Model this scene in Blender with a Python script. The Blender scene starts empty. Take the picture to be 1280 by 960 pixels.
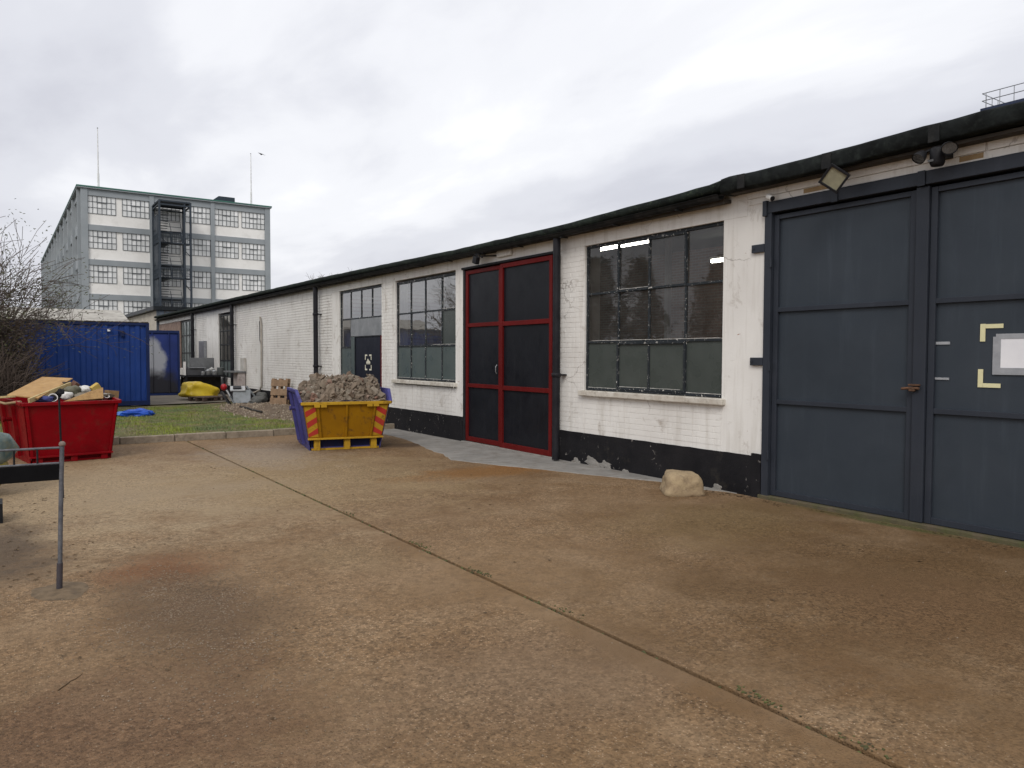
import bpy, bmesh, math, random
import numpy as np
from mathutils import Vector, Matrix, noise as mnoise
R = math.radians
sc = bpy.context.scene
COL = sc.collection

# ------------------------------------------------------------------ camera
YAW, PITCH, ROLL = R(34.2), R(2.1), R(0.2)
fw = Vector((math.sin(YAW)*math.cos(PITCH), math.cos(YAW)*math.cos(PITCH), -math.sin(PITCH)))
rt = Vector((math.cos(YAW), -math.sin(YAW), 0)); up = rt.cross(fw)
rt2 = rt*math.cos(ROLL) + up*math.sin(ROLL); up2 = -rt*math.sin(ROLL) + up*math.cos(ROLL)
cam_d = bpy.data.cameras.new('camera'); cam = bpy.data.objects.new('camera', cam_d); COL.objects.link(cam)
M = Matrix((rt2, up2, -fw)).transposed().to_4x4(); M.translation = (0, 0, 1.6)
cam.matrix_world = M
cam_d.sensor_width = 36; cam_d.lens = 36*945/1280; cam_d.clip_start = .05; cam_d.clip_end = 3000
sc.camera = cam

# ------------------------------------------------------------------ sky, sun, exposure
SUN_EL, SUN_AZ = R(40), R(-135)          # azimuth clockwise from +Y: sun behind thin cloud, behind the camera's left shoulder
wd = bpy.data.worlds.new('World'); sc.world = wd; wd.use_nodes = True
nt = wd.node_tree; nt.nodes.clear()
def wn(t, **k):
    n = nt.nodes.new(t)
    for a, b in k.items(): setattr(n, a, b)
    return n
wo = wn('ShaderNodeOutputWorld'); bg = wn('ShaderNodeBackground'); bg.inputs[1].default_value = .1
sky = wn('ShaderNodeTexSky'); sky.sky_type = 'NISHITA'; sky.sun_disc = False
sky.sun_elevation = SUN_EL; sky.sun_rotation = SUN_AZ; sky.air_density = 1.5; sky.dust_density = 3
tc = wn('ShaderNodeTexCoord'); sep = wn('ShaderNodeSeparateXYZ'); nt.links.new(tc.outputs['Generated'], sep.inputs[0])
def wm(op, a, b=None):
    n = wn('ShaderNodeMath', operation=op)
    for i, s in enumerate((a, b)):
        if s is None: continue
        if isinstance(s, (int, float)): n.inputs[i].default_value = s
        else: nt.links.new(s, n.inputs[i])
    return n.outputs[0]
zc = wm('ADD', wm('MAXIMUM', sep.outputs[2], 0.0), .16)
cx = wm('DIVIDE', sep.outputs[0], zc); cy = wm('DIVIDE', sep.outputs[1], zc)
cmb = wn('ShaderNodeCombineXYZ'); nt.links.new(cx, cmb.inputs[0]); nt.links.new(cy, cmb.inputs[1])
def wnoise(scale, detail, off, rough=.5, dist=0.):
    mp = wn('ShaderNodeMapping'); mp.inputs['Location'].default_value = off; mp.inputs['Rotation'].default_value = (0, 0, .9)
    mp.inputs['Scale'].default_value = (1, .55, 1)
    nt.links.new(cmb.outputs[0], mp.inputs[0])
    n = wn('ShaderNodeTexNoise'); n.inputs['Scale'].default_value = scale; n.inputs['Detail'].default_value = detail
    n.inputs['Roughness'].default_value = rough; n.inputs['Distortion'].default_value = dist
    nt.links.new(mp.outputs[0], n.inputs[0]); return n.outputs[0]
def wramp(s, pts):
    r = wn('ShaderNodeValToRGB'); r.color_ramp.interpolation = 'EASE'; e = r.color_ramp.elements
    e[0].position, e[0].color = pts[0][0], (*pts[0][1], 1); e[1].position, e[1].color = pts[-1][0], (*pts[-1][1], 1)
    for p, c in pts[1:-1]:
        q = e.new(p); q.color = (*c, 1)
    nt.links.new(s, r.inputs[0]); return r.outputs[0]
n_a = wnoise(.55, 5, (11.3, 4.1, 0), .5, .4); n_b = wnoise(1.9, 6, (7.3, 2.2, 0), .55, .3)
nmix = wm('ADD', wm('MULTIPLY', n_a, .68), wm('MULTIPLY', n_b, .32))
CL = wramp(nmix, [(.36, (.66, .668, .735)), (.46, (.775, .785, .845)), (.54, (.93, .938, .98)), (.62, (1.08, 1.085, 1.10))])
vm = wn('ShaderNodeVectorMath', operation='SCALE'); nt.links.new(CL, vm.inputs[0]); vm.inputs['Scale'].default_value = 10.4
mx = wn('ShaderNodeMix', data_type='RGBA'); mx.inputs[0].default_value = .94
nt.links.new(sky.outputs[0], mx.inputs[6]); nt.links.new(vm.outputs[0], mx.inputs[7])
nt.links.new(mx.outputs[2], bg.inputs[0]); nt.links.new(bg.outputs[0], wo.inputs[0])

sd = bpy.data.lights.new('sun', 'SUN'); sd.energy = 1.5; sd.angle = R(25); sd.color = (1, .96, .9)
so = bpy.data.objects.new('sun', sd); COL.objects.link(so)
sdir = Vector((math.sin(SUN_AZ)*math.cos(SUN_EL), math.cos(SUN_AZ)*math.cos(SUN_EL), math.sin(SUN_EL)))
so.rotation_euler = (-sdir).to_track_quat('-Z', 'Y').to_euler(); so.location = sdir*60
sc.cycles.max_bounces = 5; sc.cycles.diffuse_bounces = 3; sc.cycles.glossy_bounces = 2; sc.cycles.transparent_max_bounces = 10
vs = sc.view_settings; vs.view_transform = 'Standard'; vs.look = 'None'; vs.gamma = 1; vs.use_curve_mapping = False; vs.exposure = 0.0

# ------------------------------------------------------------------ helpers
rnd = random.Random(7)
class NT:
    """small helper round a material's node tree"""
    def __init__(s, name):
        s.m = bpy.data.materials.new(name); s.m.use_nodes = True; s.t = s.m.node_tree
        s.p = s.t.nodes['Principled BSDF']; s.out = s.t.nodes['Material Output']
    def n(s, typ, ins=None, **k):
        x = s.t.nodes.new(typ)
        for a, b in k.items(): setattr(x, a, b)
        for i, v in (ins or {}).items():
            s.set(x.inputs[i], v)
        return x
    def set(s, sock, v):
        if isinstance(v, bpy.types.NodeSocket): s.t.links.new(v, sock)
        elif isinstance(v, (tuple, list)) and sock.type == 'RGBA' and len(v) == 3: sock.default_value = (*v, 1)
        else: sock.default_value = v
    def pos(s, obj=False):
        if obj: return s.n('ShaderNodeTexCoord').outputs['Object']
        return s.n('ShaderNodeNewGeometry').outputs['Position']
    def map(s, v, scale=(1, 1, 1), loc=(0, 0, 0), rot=(0, 0, 0)):
        return s.n('ShaderNodeMapping', {'Vector': v, 'Scale': scale, 'Location': loc, 'Rotation': rot}).outputs[0]
    def noise(s, v, scale, detail=4, rough=.55, dist=0):
        return s.n('ShaderNodeTexNoise', {'Vector': v, 'Scale': scale, 'Detail': detail, 'Roughness': rough, 'Distortion': dist}).outputs[0]
    def ramp(s, f, *pts):
        r = s.n('ShaderNodeValToRGB', {0: f}); e = r.color_ramp.elements
        cv = lambda c: (c, c, c, 1) if isinstance(c, (int, float)) else (*c, 1)
        e[0].position, e[0].color = pts[0][0], cv(pts[0][1]); e[1].position, e[1].color = pts[-1][0], cv(pts[-1][1])
        for p, c in pts[1:-1]: e.new(p).color = cv(c)
        return r.outputs[0]
    def mix(s, f, a, b, mode='MIX'):
        x = s.n('ShaderNodeMix', data_type='RGBA', blend_type=mode); s.set(x.inputs[0], f); s.set(x.inputs[6], a); s.set(x.inputs[7], b)
        return x.outputs[2]
    def math(s, op, a, b=0., clamp=False):
        x = s.n('ShaderNodeMath', operation=op, use_clamp=clamp); s.set(x.inputs[0], a); s.set(x.inputs[1], b); return x.outputs[0]
    def xyz(s, v): return s.n('ShaderNodeSeparateXYZ', {0: v}).outputs
    def bump(s, h, strength=.3, dist=.01, prev=None):
        b = s.n('ShaderNodeBump', {'Height': h, 'Strength': strength, 'Distance': dist})
        if prev: s.set(b.inputs['Normal'], prev)
        return b.outputs[0]
    def fin(s, col, rough=.8, normal=None, metal=0., spec=.4):
        s.set(s.p.inputs['Base Color'], col); s.set(s.p.inputs['Roughness'], rough); s.set(s.p.inputs['Metallic'], metal)
        s.set(s.p.inputs['Specular IOR Level'], spec)
        if normal is not None: s.set(s.p.inputs['Normal'], normal)
        return s.m
def simple(name, c1, c2=None, rough=.75, scale=5., bump=.15, bscale=80., metal=0., spec=.35, dirt=0., dirtc=(.06, .05, .04), obj=True, lo=.35, hi=.65):
    k = NT(name); P = k.pos(obj); c2 = c2 or tuple(x*.75 for x in c1)
    # every object sharing the material gets its own shift of the pattern
    oi = k.n('ShaderNodeObjectInfo').outputs['Random']
    P = k.n('ShaderNodeVectorMath', {0: P, 1: k.n('ShaderNodeCombineXYZ', {0: k.math('MULTIPLY', oi, 37.), 1: k.math('MULTIPLY', oi, 11.), 2: k.math('MULTIPLY', oi, 23.)}).outputs[0]}, operation='ADD').outputs[0]
    c = k.mix(k.ramp(k.noise(P, scale, 4, .6), (lo, 0.), (hi, 1.)), c1, c2)
    if dirt: c = k.mix(k.math('MULTIPLY', k.ramp(k.noise(P, scale*2.3, 5, .65, .3), (.5, 0.), (.68, 1.)), dirt), c, dirtc)
    rr = k.ramp(k.noise(P, scale*3, 2), (.3, max(rough-.12, .05)), (.7, min(rough+.12, 1.)))
    nm = k.bump(k.noise(P, bscale, 3, .6), bump, .01) if bump else None
    return k.fin(c, rr, nm, metal, spec)

class MB:
    def __init__(s): s.v = []; s.f = []; s.sm = []
    def add(s, vs, fs, smooth=False):
        b = len(s.v); s.v += [tuple(v) for v in vs]; s.f += [tuple(i+b for i in f) for f in fs]; s.sm += [smooth]*len(fs); return s
    BF = [(0, 3, 2, 1), (4, 5, 6, 7), (0, 1, 5, 4), (1, 2, 6, 5), (2, 3, 7, 6), (3, 0, 4, 7)]
    def box(s, x0, x1, y0, y1, z0, z1):
        return s.add([(x0, y0, z0), (x1, y0, z0), (x1, y1, z0), (x0, y1, z0), (x0, y0, z1), (x1, y0, z1), (x1, y1, z1), (x0, y1, z1)], s.BF)
    def obox(s, c, size, m=None, jit=0.):
        m = m or Matrix.Identity(3); c = Vector(c); h = [d/2 for d in size]; out = []
        for q in [(-1, -1, -1), (1, -1, -1), (1, 1, -1), (-1, 1, -1), (-1, -1, 1), (1, -1, 1), (1, 1, 1), (-1, 1, 1)]:
            p = Vector([q[i]*h[i]*(1+rnd.uniform(-jit, jit)) for i in range(3)]); out.append(c + m @ p)
        return s.add(out, s.BF)
    def hexa(s, p8): return s.add(p8, s.BF)
    def prism(s, poly, ax, a, b):
        """poly in the two other axes (in order), extruded along axis ax from a to b"""
        def P(u, v, t): return {0: (t, u, v), 1: (u, t, v), 2: (u, v, t)}[ax]
        n = len(poly); vs = [P(u, v, a) for u, v in poly] + [P(u, v, b) for u, v in poly]
        fs = [tuple(range(n-1, -1, -1)), tuple(range(n, 2*n))] + [(i, (i+1) % n, (i+1) % n+n, i+n) for i in range(n)]
        if ax == 1: fs = [tuple(reversed(f)) for f in fs]
        return s.add(vs, fs)
    def tube(s, pts, r, n=8, cap=True, smooth=True):
        pts = [Vector(p) for p in pts]; k = len(pts); rr = r if isinstance(r, (list, tuple)) else [r]*k; vs = []; a = None
        for i, p in enumerate(pts):
            d = (pts[min(i+1, k-1)] - pts[max(i-1, 0)]).normalized()
            if a is None: a = d.orthogonal().normalized()
            a = (a - d*a.dot(d)); a = a.normalized() if a.length > 1e-6 else d.orthogonal().normalized()
            b = d.cross(a)
            for j in range(n):
                t = 2*math.pi*j/n; vs.append(p + (a*math.cos(t) + b*math.sin(t))*rr[i])
        fs = [(i*n+j, i*n+(j+1) % n, (i+1)*n+(j+1) % n, (i+1)*n+j) for i in range(k-1) for j in range(n)]
        s.add(vs, fs, smooth)
        if cap: s.add(vs[:n], [tuple(range(n-1, -1, -1))]); s.add(vs[-n:], [tuple(range(n))])
        return s
    def lathe(s, prof, c, n=16, smooth=True):
        c = Vector(c); vs = [c + Vector((r*math.cos(2*math.pi*j/n), r*math.sin(2*math.pi*j/n), z)) for r, z in prof for j in range(n)]
        k = len(prof); fs = [(i*n+j, i*n+(j+1) % n, (i+1)*n+(j+1) % n, (i+1)*n+j) for i in range(k-1) for j in range(n)]
        s.add(vs, fs, smooth); s.add(vs[:n], [tuple(range(n-1, -1, -1))]); s.add(vs[-n:], [tuple(range(n))]); return s
    def lump(s, c, r, jit=.3, sub=1, smooth=False, seed=None, flat=1.):
        """an irregular stone: icosphere with noise, r scalar or triple"""
        rr = (r, r, r) if isinstance(r, (int, float)) else r; c = Vector(c); sv = Vector((rnd.uniform(-50, 50),)*3) if seed is None else Vector((seed*7.1,)*3)
        V, F = ICO[sub]; q = Matrix.Rotation(rnd.uniform(0, 6.28), 3, Vector((rnd.uniform(-1, 1), rnd.uniform(-1, 1), rnd.uniform(-1, 1)+.01)).normalized()) if seed is None else Matrix.Identity(3)
        out = []
        for v in V:
            f = 1 + jit*2*mnoise.noise(v*1.1 + sv) + jit*mnoise.noise(v*2.7 + sv); w = q @ (v*f)
            out.append(c + Vector((w.x*rr[0], w.y*rr[1], w.z*rr[2])))
        return s.add(out, F, smooth)
    def mesh(s, name):
        me = bpy.data.meshes.new(name); me.from_pydata(s.v, [], s.f); me.update()
        me.polygons.foreach_set('use_smooth', s.sm); return me
    def build(s, name, mat, parent=None, world=True, bevel=0., kind=None, origin=None):
        if parent is not None and world:
            o = wloc(parent); s.v = [(x-o[0], y-o[1], z-o[2]) for x, y, z in s.v]
        elif origin is not None:
            s.v = [(x-origin[0], y-origin[1], z-origin[2]) for x, y, z in s.v]
        return link(name, s.mesh(name), mat, parent, bevel, kind, origin)
def link(name, me, mat, parent=None, bevel=0., kind=None, origin=None):
    ob = bpy.data.objects.new(name, me); COL.objects.link(ob)
    if mat is not None and not me.materials: me.materials.append(mat)
    if parent is not None: ob.parent = parent
    if origin is not None and parent is None: ob.location = origin
    if bevel:
        b = ob.modifiers.new('bevel', 'BEVEL'); b.width = bevel; b.segments = 2; b.limit_method = 'ANGLE'; b.angle_limit = R(40); b.harden_normals = False
    if kind: ob['kind'] = kind
    return ob
def wloc(o):
    p = Vector((0, 0, 0))
    while o is not None: p += o.location; o = o.parent
    return p
def tag(o, label, cat, group=None):
    o['label'] = label; o['category'] = cat
    if group: o['group'] = group
    return o
def thing(name, loc, label, cat, group=None, rz=0.):
    e = bpy.data.objects.new(name, None); COL.objects.link(e); e.location = loc; e.rotation_euler = (0, 0, rz); e.empty_display_size = .2
    return tag(e, label, cat, group)
def struct(o): o['kind'] = 'structure'; return o
def ico(sub):
    bm = bmesh.new(); bmesh.ops.create_icosphere(bm, subdivisions=sub, radius=1)
    V = [v.co.copy() for v in bm.verts]; F = [tuple(v.index for v in f.verts) for f in bm.faces]; bm.free(); return V, F
ICO = {i: ico(i) for i in (1, 2, 3, 4)}
def interp(pts, t):
    if t <= pts[0][0]: return pts[0][1]
    for (a, u), (b, w) in zip(pts, pts[1:]):
        if t <= b: return u + (w-u)*(t-a)/(b-a)
    return pts[-1][1]
def rotm(ax, ang): return Matrix.Rotation(ang, 3, ax)

# ------------------------------------------------------------------ materials
def m_yard():
    k = NT('yard_concrete'); P = k.pos(); X, Y, Z = k.xyz(P)[:3]
    big = k.noise(P, .33, 5, .55, .4); mid = k.noise(P, 1.5, 5, .6, .3); fine = k.noise(P, 13, 4, .65); grit = k.noise(P, 70, 2, .6)
    c = k.mix(k.ramp(big, (.35, 0.), (.65, 1.)), (.208, .130, .066), (.152, .088, .042))
    c = k.mix(k.ramp(mid, (.38, 0.), (.66, 1.)), c, (.25, .168, .098))
    c = k.mix(k.math('MULTIPLY', k.ramp(fine, (.45, 0.), (.7, 1.)), .5), c, (.10, .066, .038))
    # exposed stones of the aggregate: small cells, a few pale, a few dark
    vo2 = k.n('ShaderNodeTexVoronoi', {'Vector': P, 'Scale': 48.}); g2 = k.xyz(vo2.outputs['Color'])[0]
    vo = k.n('ShaderNodeTexVoronoi', {'Vector': P, 'Scale': 85.}); vc = k.xyz(vo.outputs['Color'])
    inside = k.ramp(vo.outputs['Distance'], (.18, 1.), (.42, 0.))
    ex = k.math('SUBTRACT', X, 2.80); ex = k.math('ABSOLUTE', ex)
    edge = k.ramp(ex, (.05, 0.), (.11, 1.))                              # trowelled margin along the joint has no stones
    expo = k.math('MULTIPLY', k.ramp(k.noise(P, .8, 5, .6, .5), (.35, .25), (.62, 1.)), edge)
    pale = k.math('MULTIPLY', k.math('MULTIPLY', inside, k.ramp(vc[0], (.74, 0.), (.9, 1.))), expo)
    dark = k.math('MULTIPLY', k.math('MULTIPLY', inside, k.ramp(vc[1], (.72, 0.), (.85, 1.))), expo)
    rust = k.math('MULTIPLY', k.math('MULTIPLY', inside, k.ramp(vc[2], (.72, 0.), (.9, 1.))), expo)
    tone = k.math('ADD', 1., k.math('MULTIPLY', k.math('MULTIPLY', expo, edge), k.math('ADD', k.math('MULTIPLY', k.math('SUBTRACT', g2, .5), .55), k.math('MULTIPLY', k.math('SUBTRACT', vc[0], .5), .45))))
    c = k.mix(k.math('MULTIPLY', dark, .85), c, (.05, .036, .025)); c = k.mix(k.math('MULTIPLY', rust, .55), c, (.20, .095, .042)); c = k.mix(k.math('MULTIPLY', pale, .8), c, (.44, .345, .24))
    # stains and plain paler or darker patches, each with its own shape: (x, y, rx, ry, colour, strength)
    nz = k.n('ShaderNodeTexNoise', {'Vector': P, 'Scale': 1.8, 'Detail': 7., 'Roughness': .65}).outputs['Color']
    nzc = k.n('ShaderNodeVectorMath', {0: nz, 1: (.5, .5, .5)}, operation='SUBTRACT').outputs[0]
    for (bx, by, rx, ry, col, st) in STAINS_AND_PATCHES:
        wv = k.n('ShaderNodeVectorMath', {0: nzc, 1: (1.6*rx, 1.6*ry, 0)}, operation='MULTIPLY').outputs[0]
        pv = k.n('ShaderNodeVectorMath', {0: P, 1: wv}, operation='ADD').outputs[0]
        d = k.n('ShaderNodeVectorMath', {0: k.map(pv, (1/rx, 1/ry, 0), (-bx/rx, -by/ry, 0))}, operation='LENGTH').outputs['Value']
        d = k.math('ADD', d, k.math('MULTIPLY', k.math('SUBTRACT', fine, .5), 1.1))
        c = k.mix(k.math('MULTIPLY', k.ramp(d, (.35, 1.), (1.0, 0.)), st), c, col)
    c = k.n('ShaderNodeVectorMath', {0: c, 'Scale': tone}, operation='SCALE').outputs[0]
    h = k.math('ADD', k.math('MULTIPLY', inside, .45), k.math('MULTIPLY', grit, 1.3))
    rr = k.ramp(mid, (.3, .62), (.7, .86))
    return k.fin(c, rr, k.bump(h, .8, .008), 0., .14)
STAINS_AND_PATCHES = [(.8, 10.0, 3.2, 4.2, (.30, .225, .14), .85), (3.6, 9.8, 2.2, 3.2, (.26, .185, .10), .7), (5.2, 2.6, 2.8, 2.4, (.112, .066, .030), .8), (5.6, 5.0, 1.4, 1.3, (.15, .098, .042), .5), (5.75, 8.85, 1.8, .6, (.20, .098, .032), .85), (6.5, 9.0, .8, .3, (.21, .088, .028), .7), (.96, 6.05, .55, .55, (.17, .07, .028), .75),  # starts with broad paler patches farther off and a broad darker one close by
          (1.0, 5.0, .6, 1.4, (.105, .066, .038), .75), (6.1, 12.2, 1.0, .45, (.07, .042, .025), .8), (3.6, 12.3, 1.3, 2.0, (.27, .215, .16), .7),  # includes a dark brown patch on the ground right of the yellow skip
          (.32, 5.9, .2, .2, (.19, .15, .11), .5), (7.05, 4.1, .12, 1.2, (.07, .085, .03), .75), (2.3, 5.7, .5, .7, (.22, .16, .09), .35),
          (.05, 7.4, .45, 1.5, (.06, .042, .03), .75), (4.9, 2.5, 1.1, 1.0, (.14, .08, .042), .4), (.3, 3.4, 1.2, 1.1, (.11, .062, .036), .6), (6.3, 5.0, 1.2, .8, (.15, .10, .045), .45),
          (2.2, 3.0, 1.2, .7, (.15, .10, .065), .4), (2.0, 9.5, 1.6, .5, (.27, .205, .135), .4)]
def m_whitewall():
    k = NT('white_painted_wall'); P = k.pos(); 
    c = k.mix(k.ramp(k.noise(P, .9, 4, .6, .3), (.35, 0.), (.68, 1.)), (.76, .745, .715), (.66, .64, .61))
    streak = k.noise(k.map(P, (6, 6, .5)), 1.6, 6, .65, .2)
    c = k.mix(k.math('MULTIPLY', k.ramp(streak, (.5, 0.), (.74, 1.)), .5), c, (.42, .385, .33))
    grime = k.noise(P, 3.2, 6, .7, .6)
    c = k.mix(k.math('MULTIPLY', k.ramp(grime, (.57, 0.), (.72, 1.)), .65), c, (.30, .25, .20))
    chip = k.noise(P, 9., 5, .7, .8)
    chipm = k.ramp(chip, (.685, 0.), (.705, 1.)); c = k.mix(chipm, c, (.33, .20, .15))
    hair = k.n('ShaderNodeTexVoronoi', {'Vector': k.n('ShaderNodeVectorMath', {0: P, 1: k.n('ShaderNodeVectorMath', {0: k.n('ShaderNodeTexNoise', {'Vector': P, 'Scale': 3., 'Detail': 5.}).outputs['Color'], 'Scale': .5}, operation='SCALE').outputs[0]}, operation='ADD').outputs[0], 'Scale': .8}, feature='DISTANCE_TO_EDGE').outputs['Distance']
    crack = k.math('MULTIPLY', k.ramp(hair, (.0015, 1.), (.006, 0.)), k.ramp(k.noise(P, 1.3, 3), (.56, 0.), (.64, 1.)))
    c = k.mix(k.math('MULTIPLY', crack, .6), c, (.16, .13, .11))
    h = k.math('SUBTRACT', k.noise(P, 45, 3, .65), k.math('MULTIPLY', chipm, 0.))
    return k.fin(c, .75, k.bump(h, .3, .005), 0., .3)
def m_plinth():
    k = NT('black_plinth_paint'); P = k.pos()
    c = k.mix(k.ramp(k.noise(P, 2.2, 6, .6), (.35, 0.), (.7, 1.)), (.009, .009, .011), (.019, .018, .020))
    fl = k.math('MULTIPLY', k.ramp(k.noise(P, 11, 8, .72, .6), (.62, 0.), (.66, 1.)), k.ramp(k.noise(P, .9, 3, .6), (.46, 0.), (.56, 1.)))
    c = k.mix(fl, c, (.42, .39, .36))
    c = k.mix(k.math('MULTIPLY', k.ramp(k.noise(P, 4, 7, .7), (.58, 0.), (.75, 1.)), .35), c, (.075, .065, .05))
    return k.fin(c, .62, k.bump(k.math('SUBTRACT', k.noise(P, 30, 4, .65), fl), .5, .008), 0., .12)
def m_glass(name, tint=(.86, .9, .88), dirt=.06, ior=1.55):
    k = NT(name); P = k.pos(); k.t.nodes.remove(k.p)
    tr = k.n('ShaderNodeBsdfTransparent', {0: tint}); gl = k.n('ShaderNodeBsdfGlossy', {'Color': (1, 1, 1), 'Roughness': .015})
    wav = k.bump(k.noise(P, 2.2, 2), .05, .02); k.set(gl.inputs['Normal'], wav)
    fr = k.n('ShaderNodeFresnel', {'IOR': ior}); a = k.n('ShaderNodeMixShader', {0: fr.outputs[0], 1: tr.outputs[0], 2: gl.outputs[0]})
    df = k.n('ShaderNodeBsdfDiffuse', {'Color': (.32, .31, .29)})
    dm = k.math('MULTIPLY', k.ramp(k.noise(P, 3.5, 8, .7, .4), (.3, .3), (.75, 1.)), dirt)
    b = k.n('ShaderNodeMixShader', {0: dm, 1: a.outputs[0], 2: df.outputs[0]}); k.t.links.new(b.outputs[0], k.out.inputs[0]); return k.m
def m_moss():
    k = NT('mossy_roof_edge'); P = k.pos()
    c = k.mix(k.ramp(k.noise(P, 5, 7, .65), (.38, 0.), (.64, 1.)), (.010, .012, .012), (.024, .032, .027))
    c = k.mix(k.ramp(k.noise(P, 17, 6, .7), (.56, 0.), (.68, 1.)), c, (.05, .068, .042)); c = k.mix(k.ramp(k.noise(P, 60, 3, .7), (.64, 0.), (.72, 1.)), c, (.15, .17, .13))
    return k.fin(c, .9, k.bump(k.math('ADD', k.noise(P, 14, 6, .7), k.noise(P, 55, 5, .7)), .9, .02), 0., .08)
def m_verge():
    k = NT('verge_soil'); P = k.pos()
    c = k.mix(k.ramp(k.noise(P, 1.1, 6, .6), (.38, 0.), (.62, 1.)), (.10, .12, .035), (.17, .13, .08))
    c = k.mix(k.ramp(k.noise(P, 22, 6, .7), (.55, 0.), (.7, 1.)), c, (.05, .04, .028))
    return k.fin(c, .95, k.bump(k.noise(P, 30, 6, .7), .8, .03), 0., .2)
def m_blades():
    k = NT('grass_blades'); P = k.pos(); z = k.noise(P, .9, 4, .6, .4)
    c = k.mix(k.ramp(z, (.40, 0.), (.58, 1.)), (.14, .195, .09), (.25, .295, .045))
    c = k.mix(k.ramp(k.noise(P, 2.6, 5, .6), (.50, 0.), (.64, 1.)), c, (.30, .24, .13))
    c = k.mix(k.ramp(k.noise(P, 60, 2), (.4, 0.), (.7, .6)), c, (.12, .155, .05)); return k.fin(c, .75, None, 0., .25)
def m_intbrick():
    k = NT('interior_brick'); P = k.pos(); V = k.n('ShaderNodeCombineXYZ', {0: k.xyz(P)[1], 1: k.xyz(P)[2]}).outputs[0]
    b = k.n('ShaderNodeTexBrick', {'Vector': V, 'Color1': (.40, .24, .19, 1), 'Color2': (.30, .19, .15, 1), 'Mortar': (.40, .34, .30, 1), 'Scale': 1., 'Mortar Size': .008, 'Brick Width': .225, 'Row Height': .075})
    return k.fin(b.outputs[0], .9)
def m_chipped(name, base, chipc=(.62, .60, .56), amt=.63, rough=.5, scale=14):
    k = NT(name); P = k.pos(); c = k.mix(k.ramp(k.noise(P, 3, 5), (.35, 0.), (.7, 1.)), base, tuple(min(1, x*1.5+.004) for x in base))
    ch = k.ramp(k.noise(P, scale, 7, .7, .5), (amt, 0.), (amt+.025, 1.)); c = k.mix(ch, c, chipc)
    return k.fin(c, rough, k.bump(k.math('SUBTRACT', k.noise(P, 50, 2), ch), .3, .004), 0., .15)
def m_door(name, c1, c2, rough=.5, spec=.22):
    k = NT(name); P = k.pos()
    c = k.mix(k.ramp(k.noise(P, 1.1, 6, .6, .4), (.35, 0.), (.68, 1.)), c1, c2)
    st = k.noise(k.map(P, (9, 9, .8)), 1.1, 6, .65); c = k.mix(k.math('MULTIPLY', k.ramp(st, (.54, 0.), (.75, 1.)), .3), c, tuple(min(1, x*1.7+.012) for x in c1))
    sp = k.ramp(k.noise(P, 19, 6, .75, .4), (.70, 0.), (.73, 1.)); c = k.mix(k.math('MULTIPLY', sp, .6), c, tuple(x*.3 for x in c1))
    cl = k.ramp(k.noise(P, .7, 5, .6, .6), (.45, 0.), (.7, 1.)); c = k.mix(k.math('MULTIPLY', cl, .35), c, tuple(x*.55 for x in c1))
    sf = k.math('MULTIPLY', k.ramp(k.noise(k.map(P, (3, 14, 3), rot=(.5, .2, .4)), 4, 6, .75), (.68, 0.), (.72, 1.)), k.ramp(k.noise(P, 1.7, 3), (.5, 0.), (.6, 1.))); c = k.mix(k.math('MULTIPLY', sf, .35), c, tuple(min(1, x*2+.06) for x in c1))
    rr = k.ramp(k.noise(P, 2.6, 7, .7), (.3, rough-.12), (.7, rough+.15))
    return k.fin(c, rr, k.bump(k.math('ADD', k.noise(P, .9, 2), k.math('MULTIPLY', k.noise(P, 60, 2), .06)), .25, .03), 0., spec)
def m_corrug_graffiti():
    k = NT('scorched_blue_door'); P = k.pos(True); z = k.xyz(P)[2]
    c = k.mix(k.ramp(k.noise(P, 2, 6), (.35, 0.), (.7, 1.)), (.018, .035, .17), (.012, .025, .11))
    pz = k.n('ShaderNodeVectorMath', {0: P, 1: k.n('ShaderNodeVectorMath', {0: k.n('ShaderNodeTexNoise', {'Vector': P, 'Scale': 2.2, 'Detail': 6.}).outputs['Color'], 'Scale': .7}, operation='SCALE').outputs[0]}, operation='ADD').outputs[0]
    d = k.n('ShaderNodeVectorMath', {0: k.map(pz, (1.35, 0, .95), (-1.55*1.35-.45, 0, -1.35*.95-.25))}, operation='LENGTH').outputs['Value']
    c = k.mix(k.ramp(d, (.62, 1.), (.86, 0.)), c, (.30, .31, .34))
    d2 = k.n('ShaderNodeVectorMath', {0: k.map(pz, (.75, 0, 1.3), (-1.6*.75-.25, 0, -.35*1.3-.4))}, operation='LENGTH').outputs['Value']
    c = k.mix(k.ramp(d2, (.55, 1.), (.95, 0.)), c, (.018, .018, .024))
    return k.fin(c, .6, k.bump(k.noise(P, 30, 5), .2, .01), 0., .3)

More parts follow.
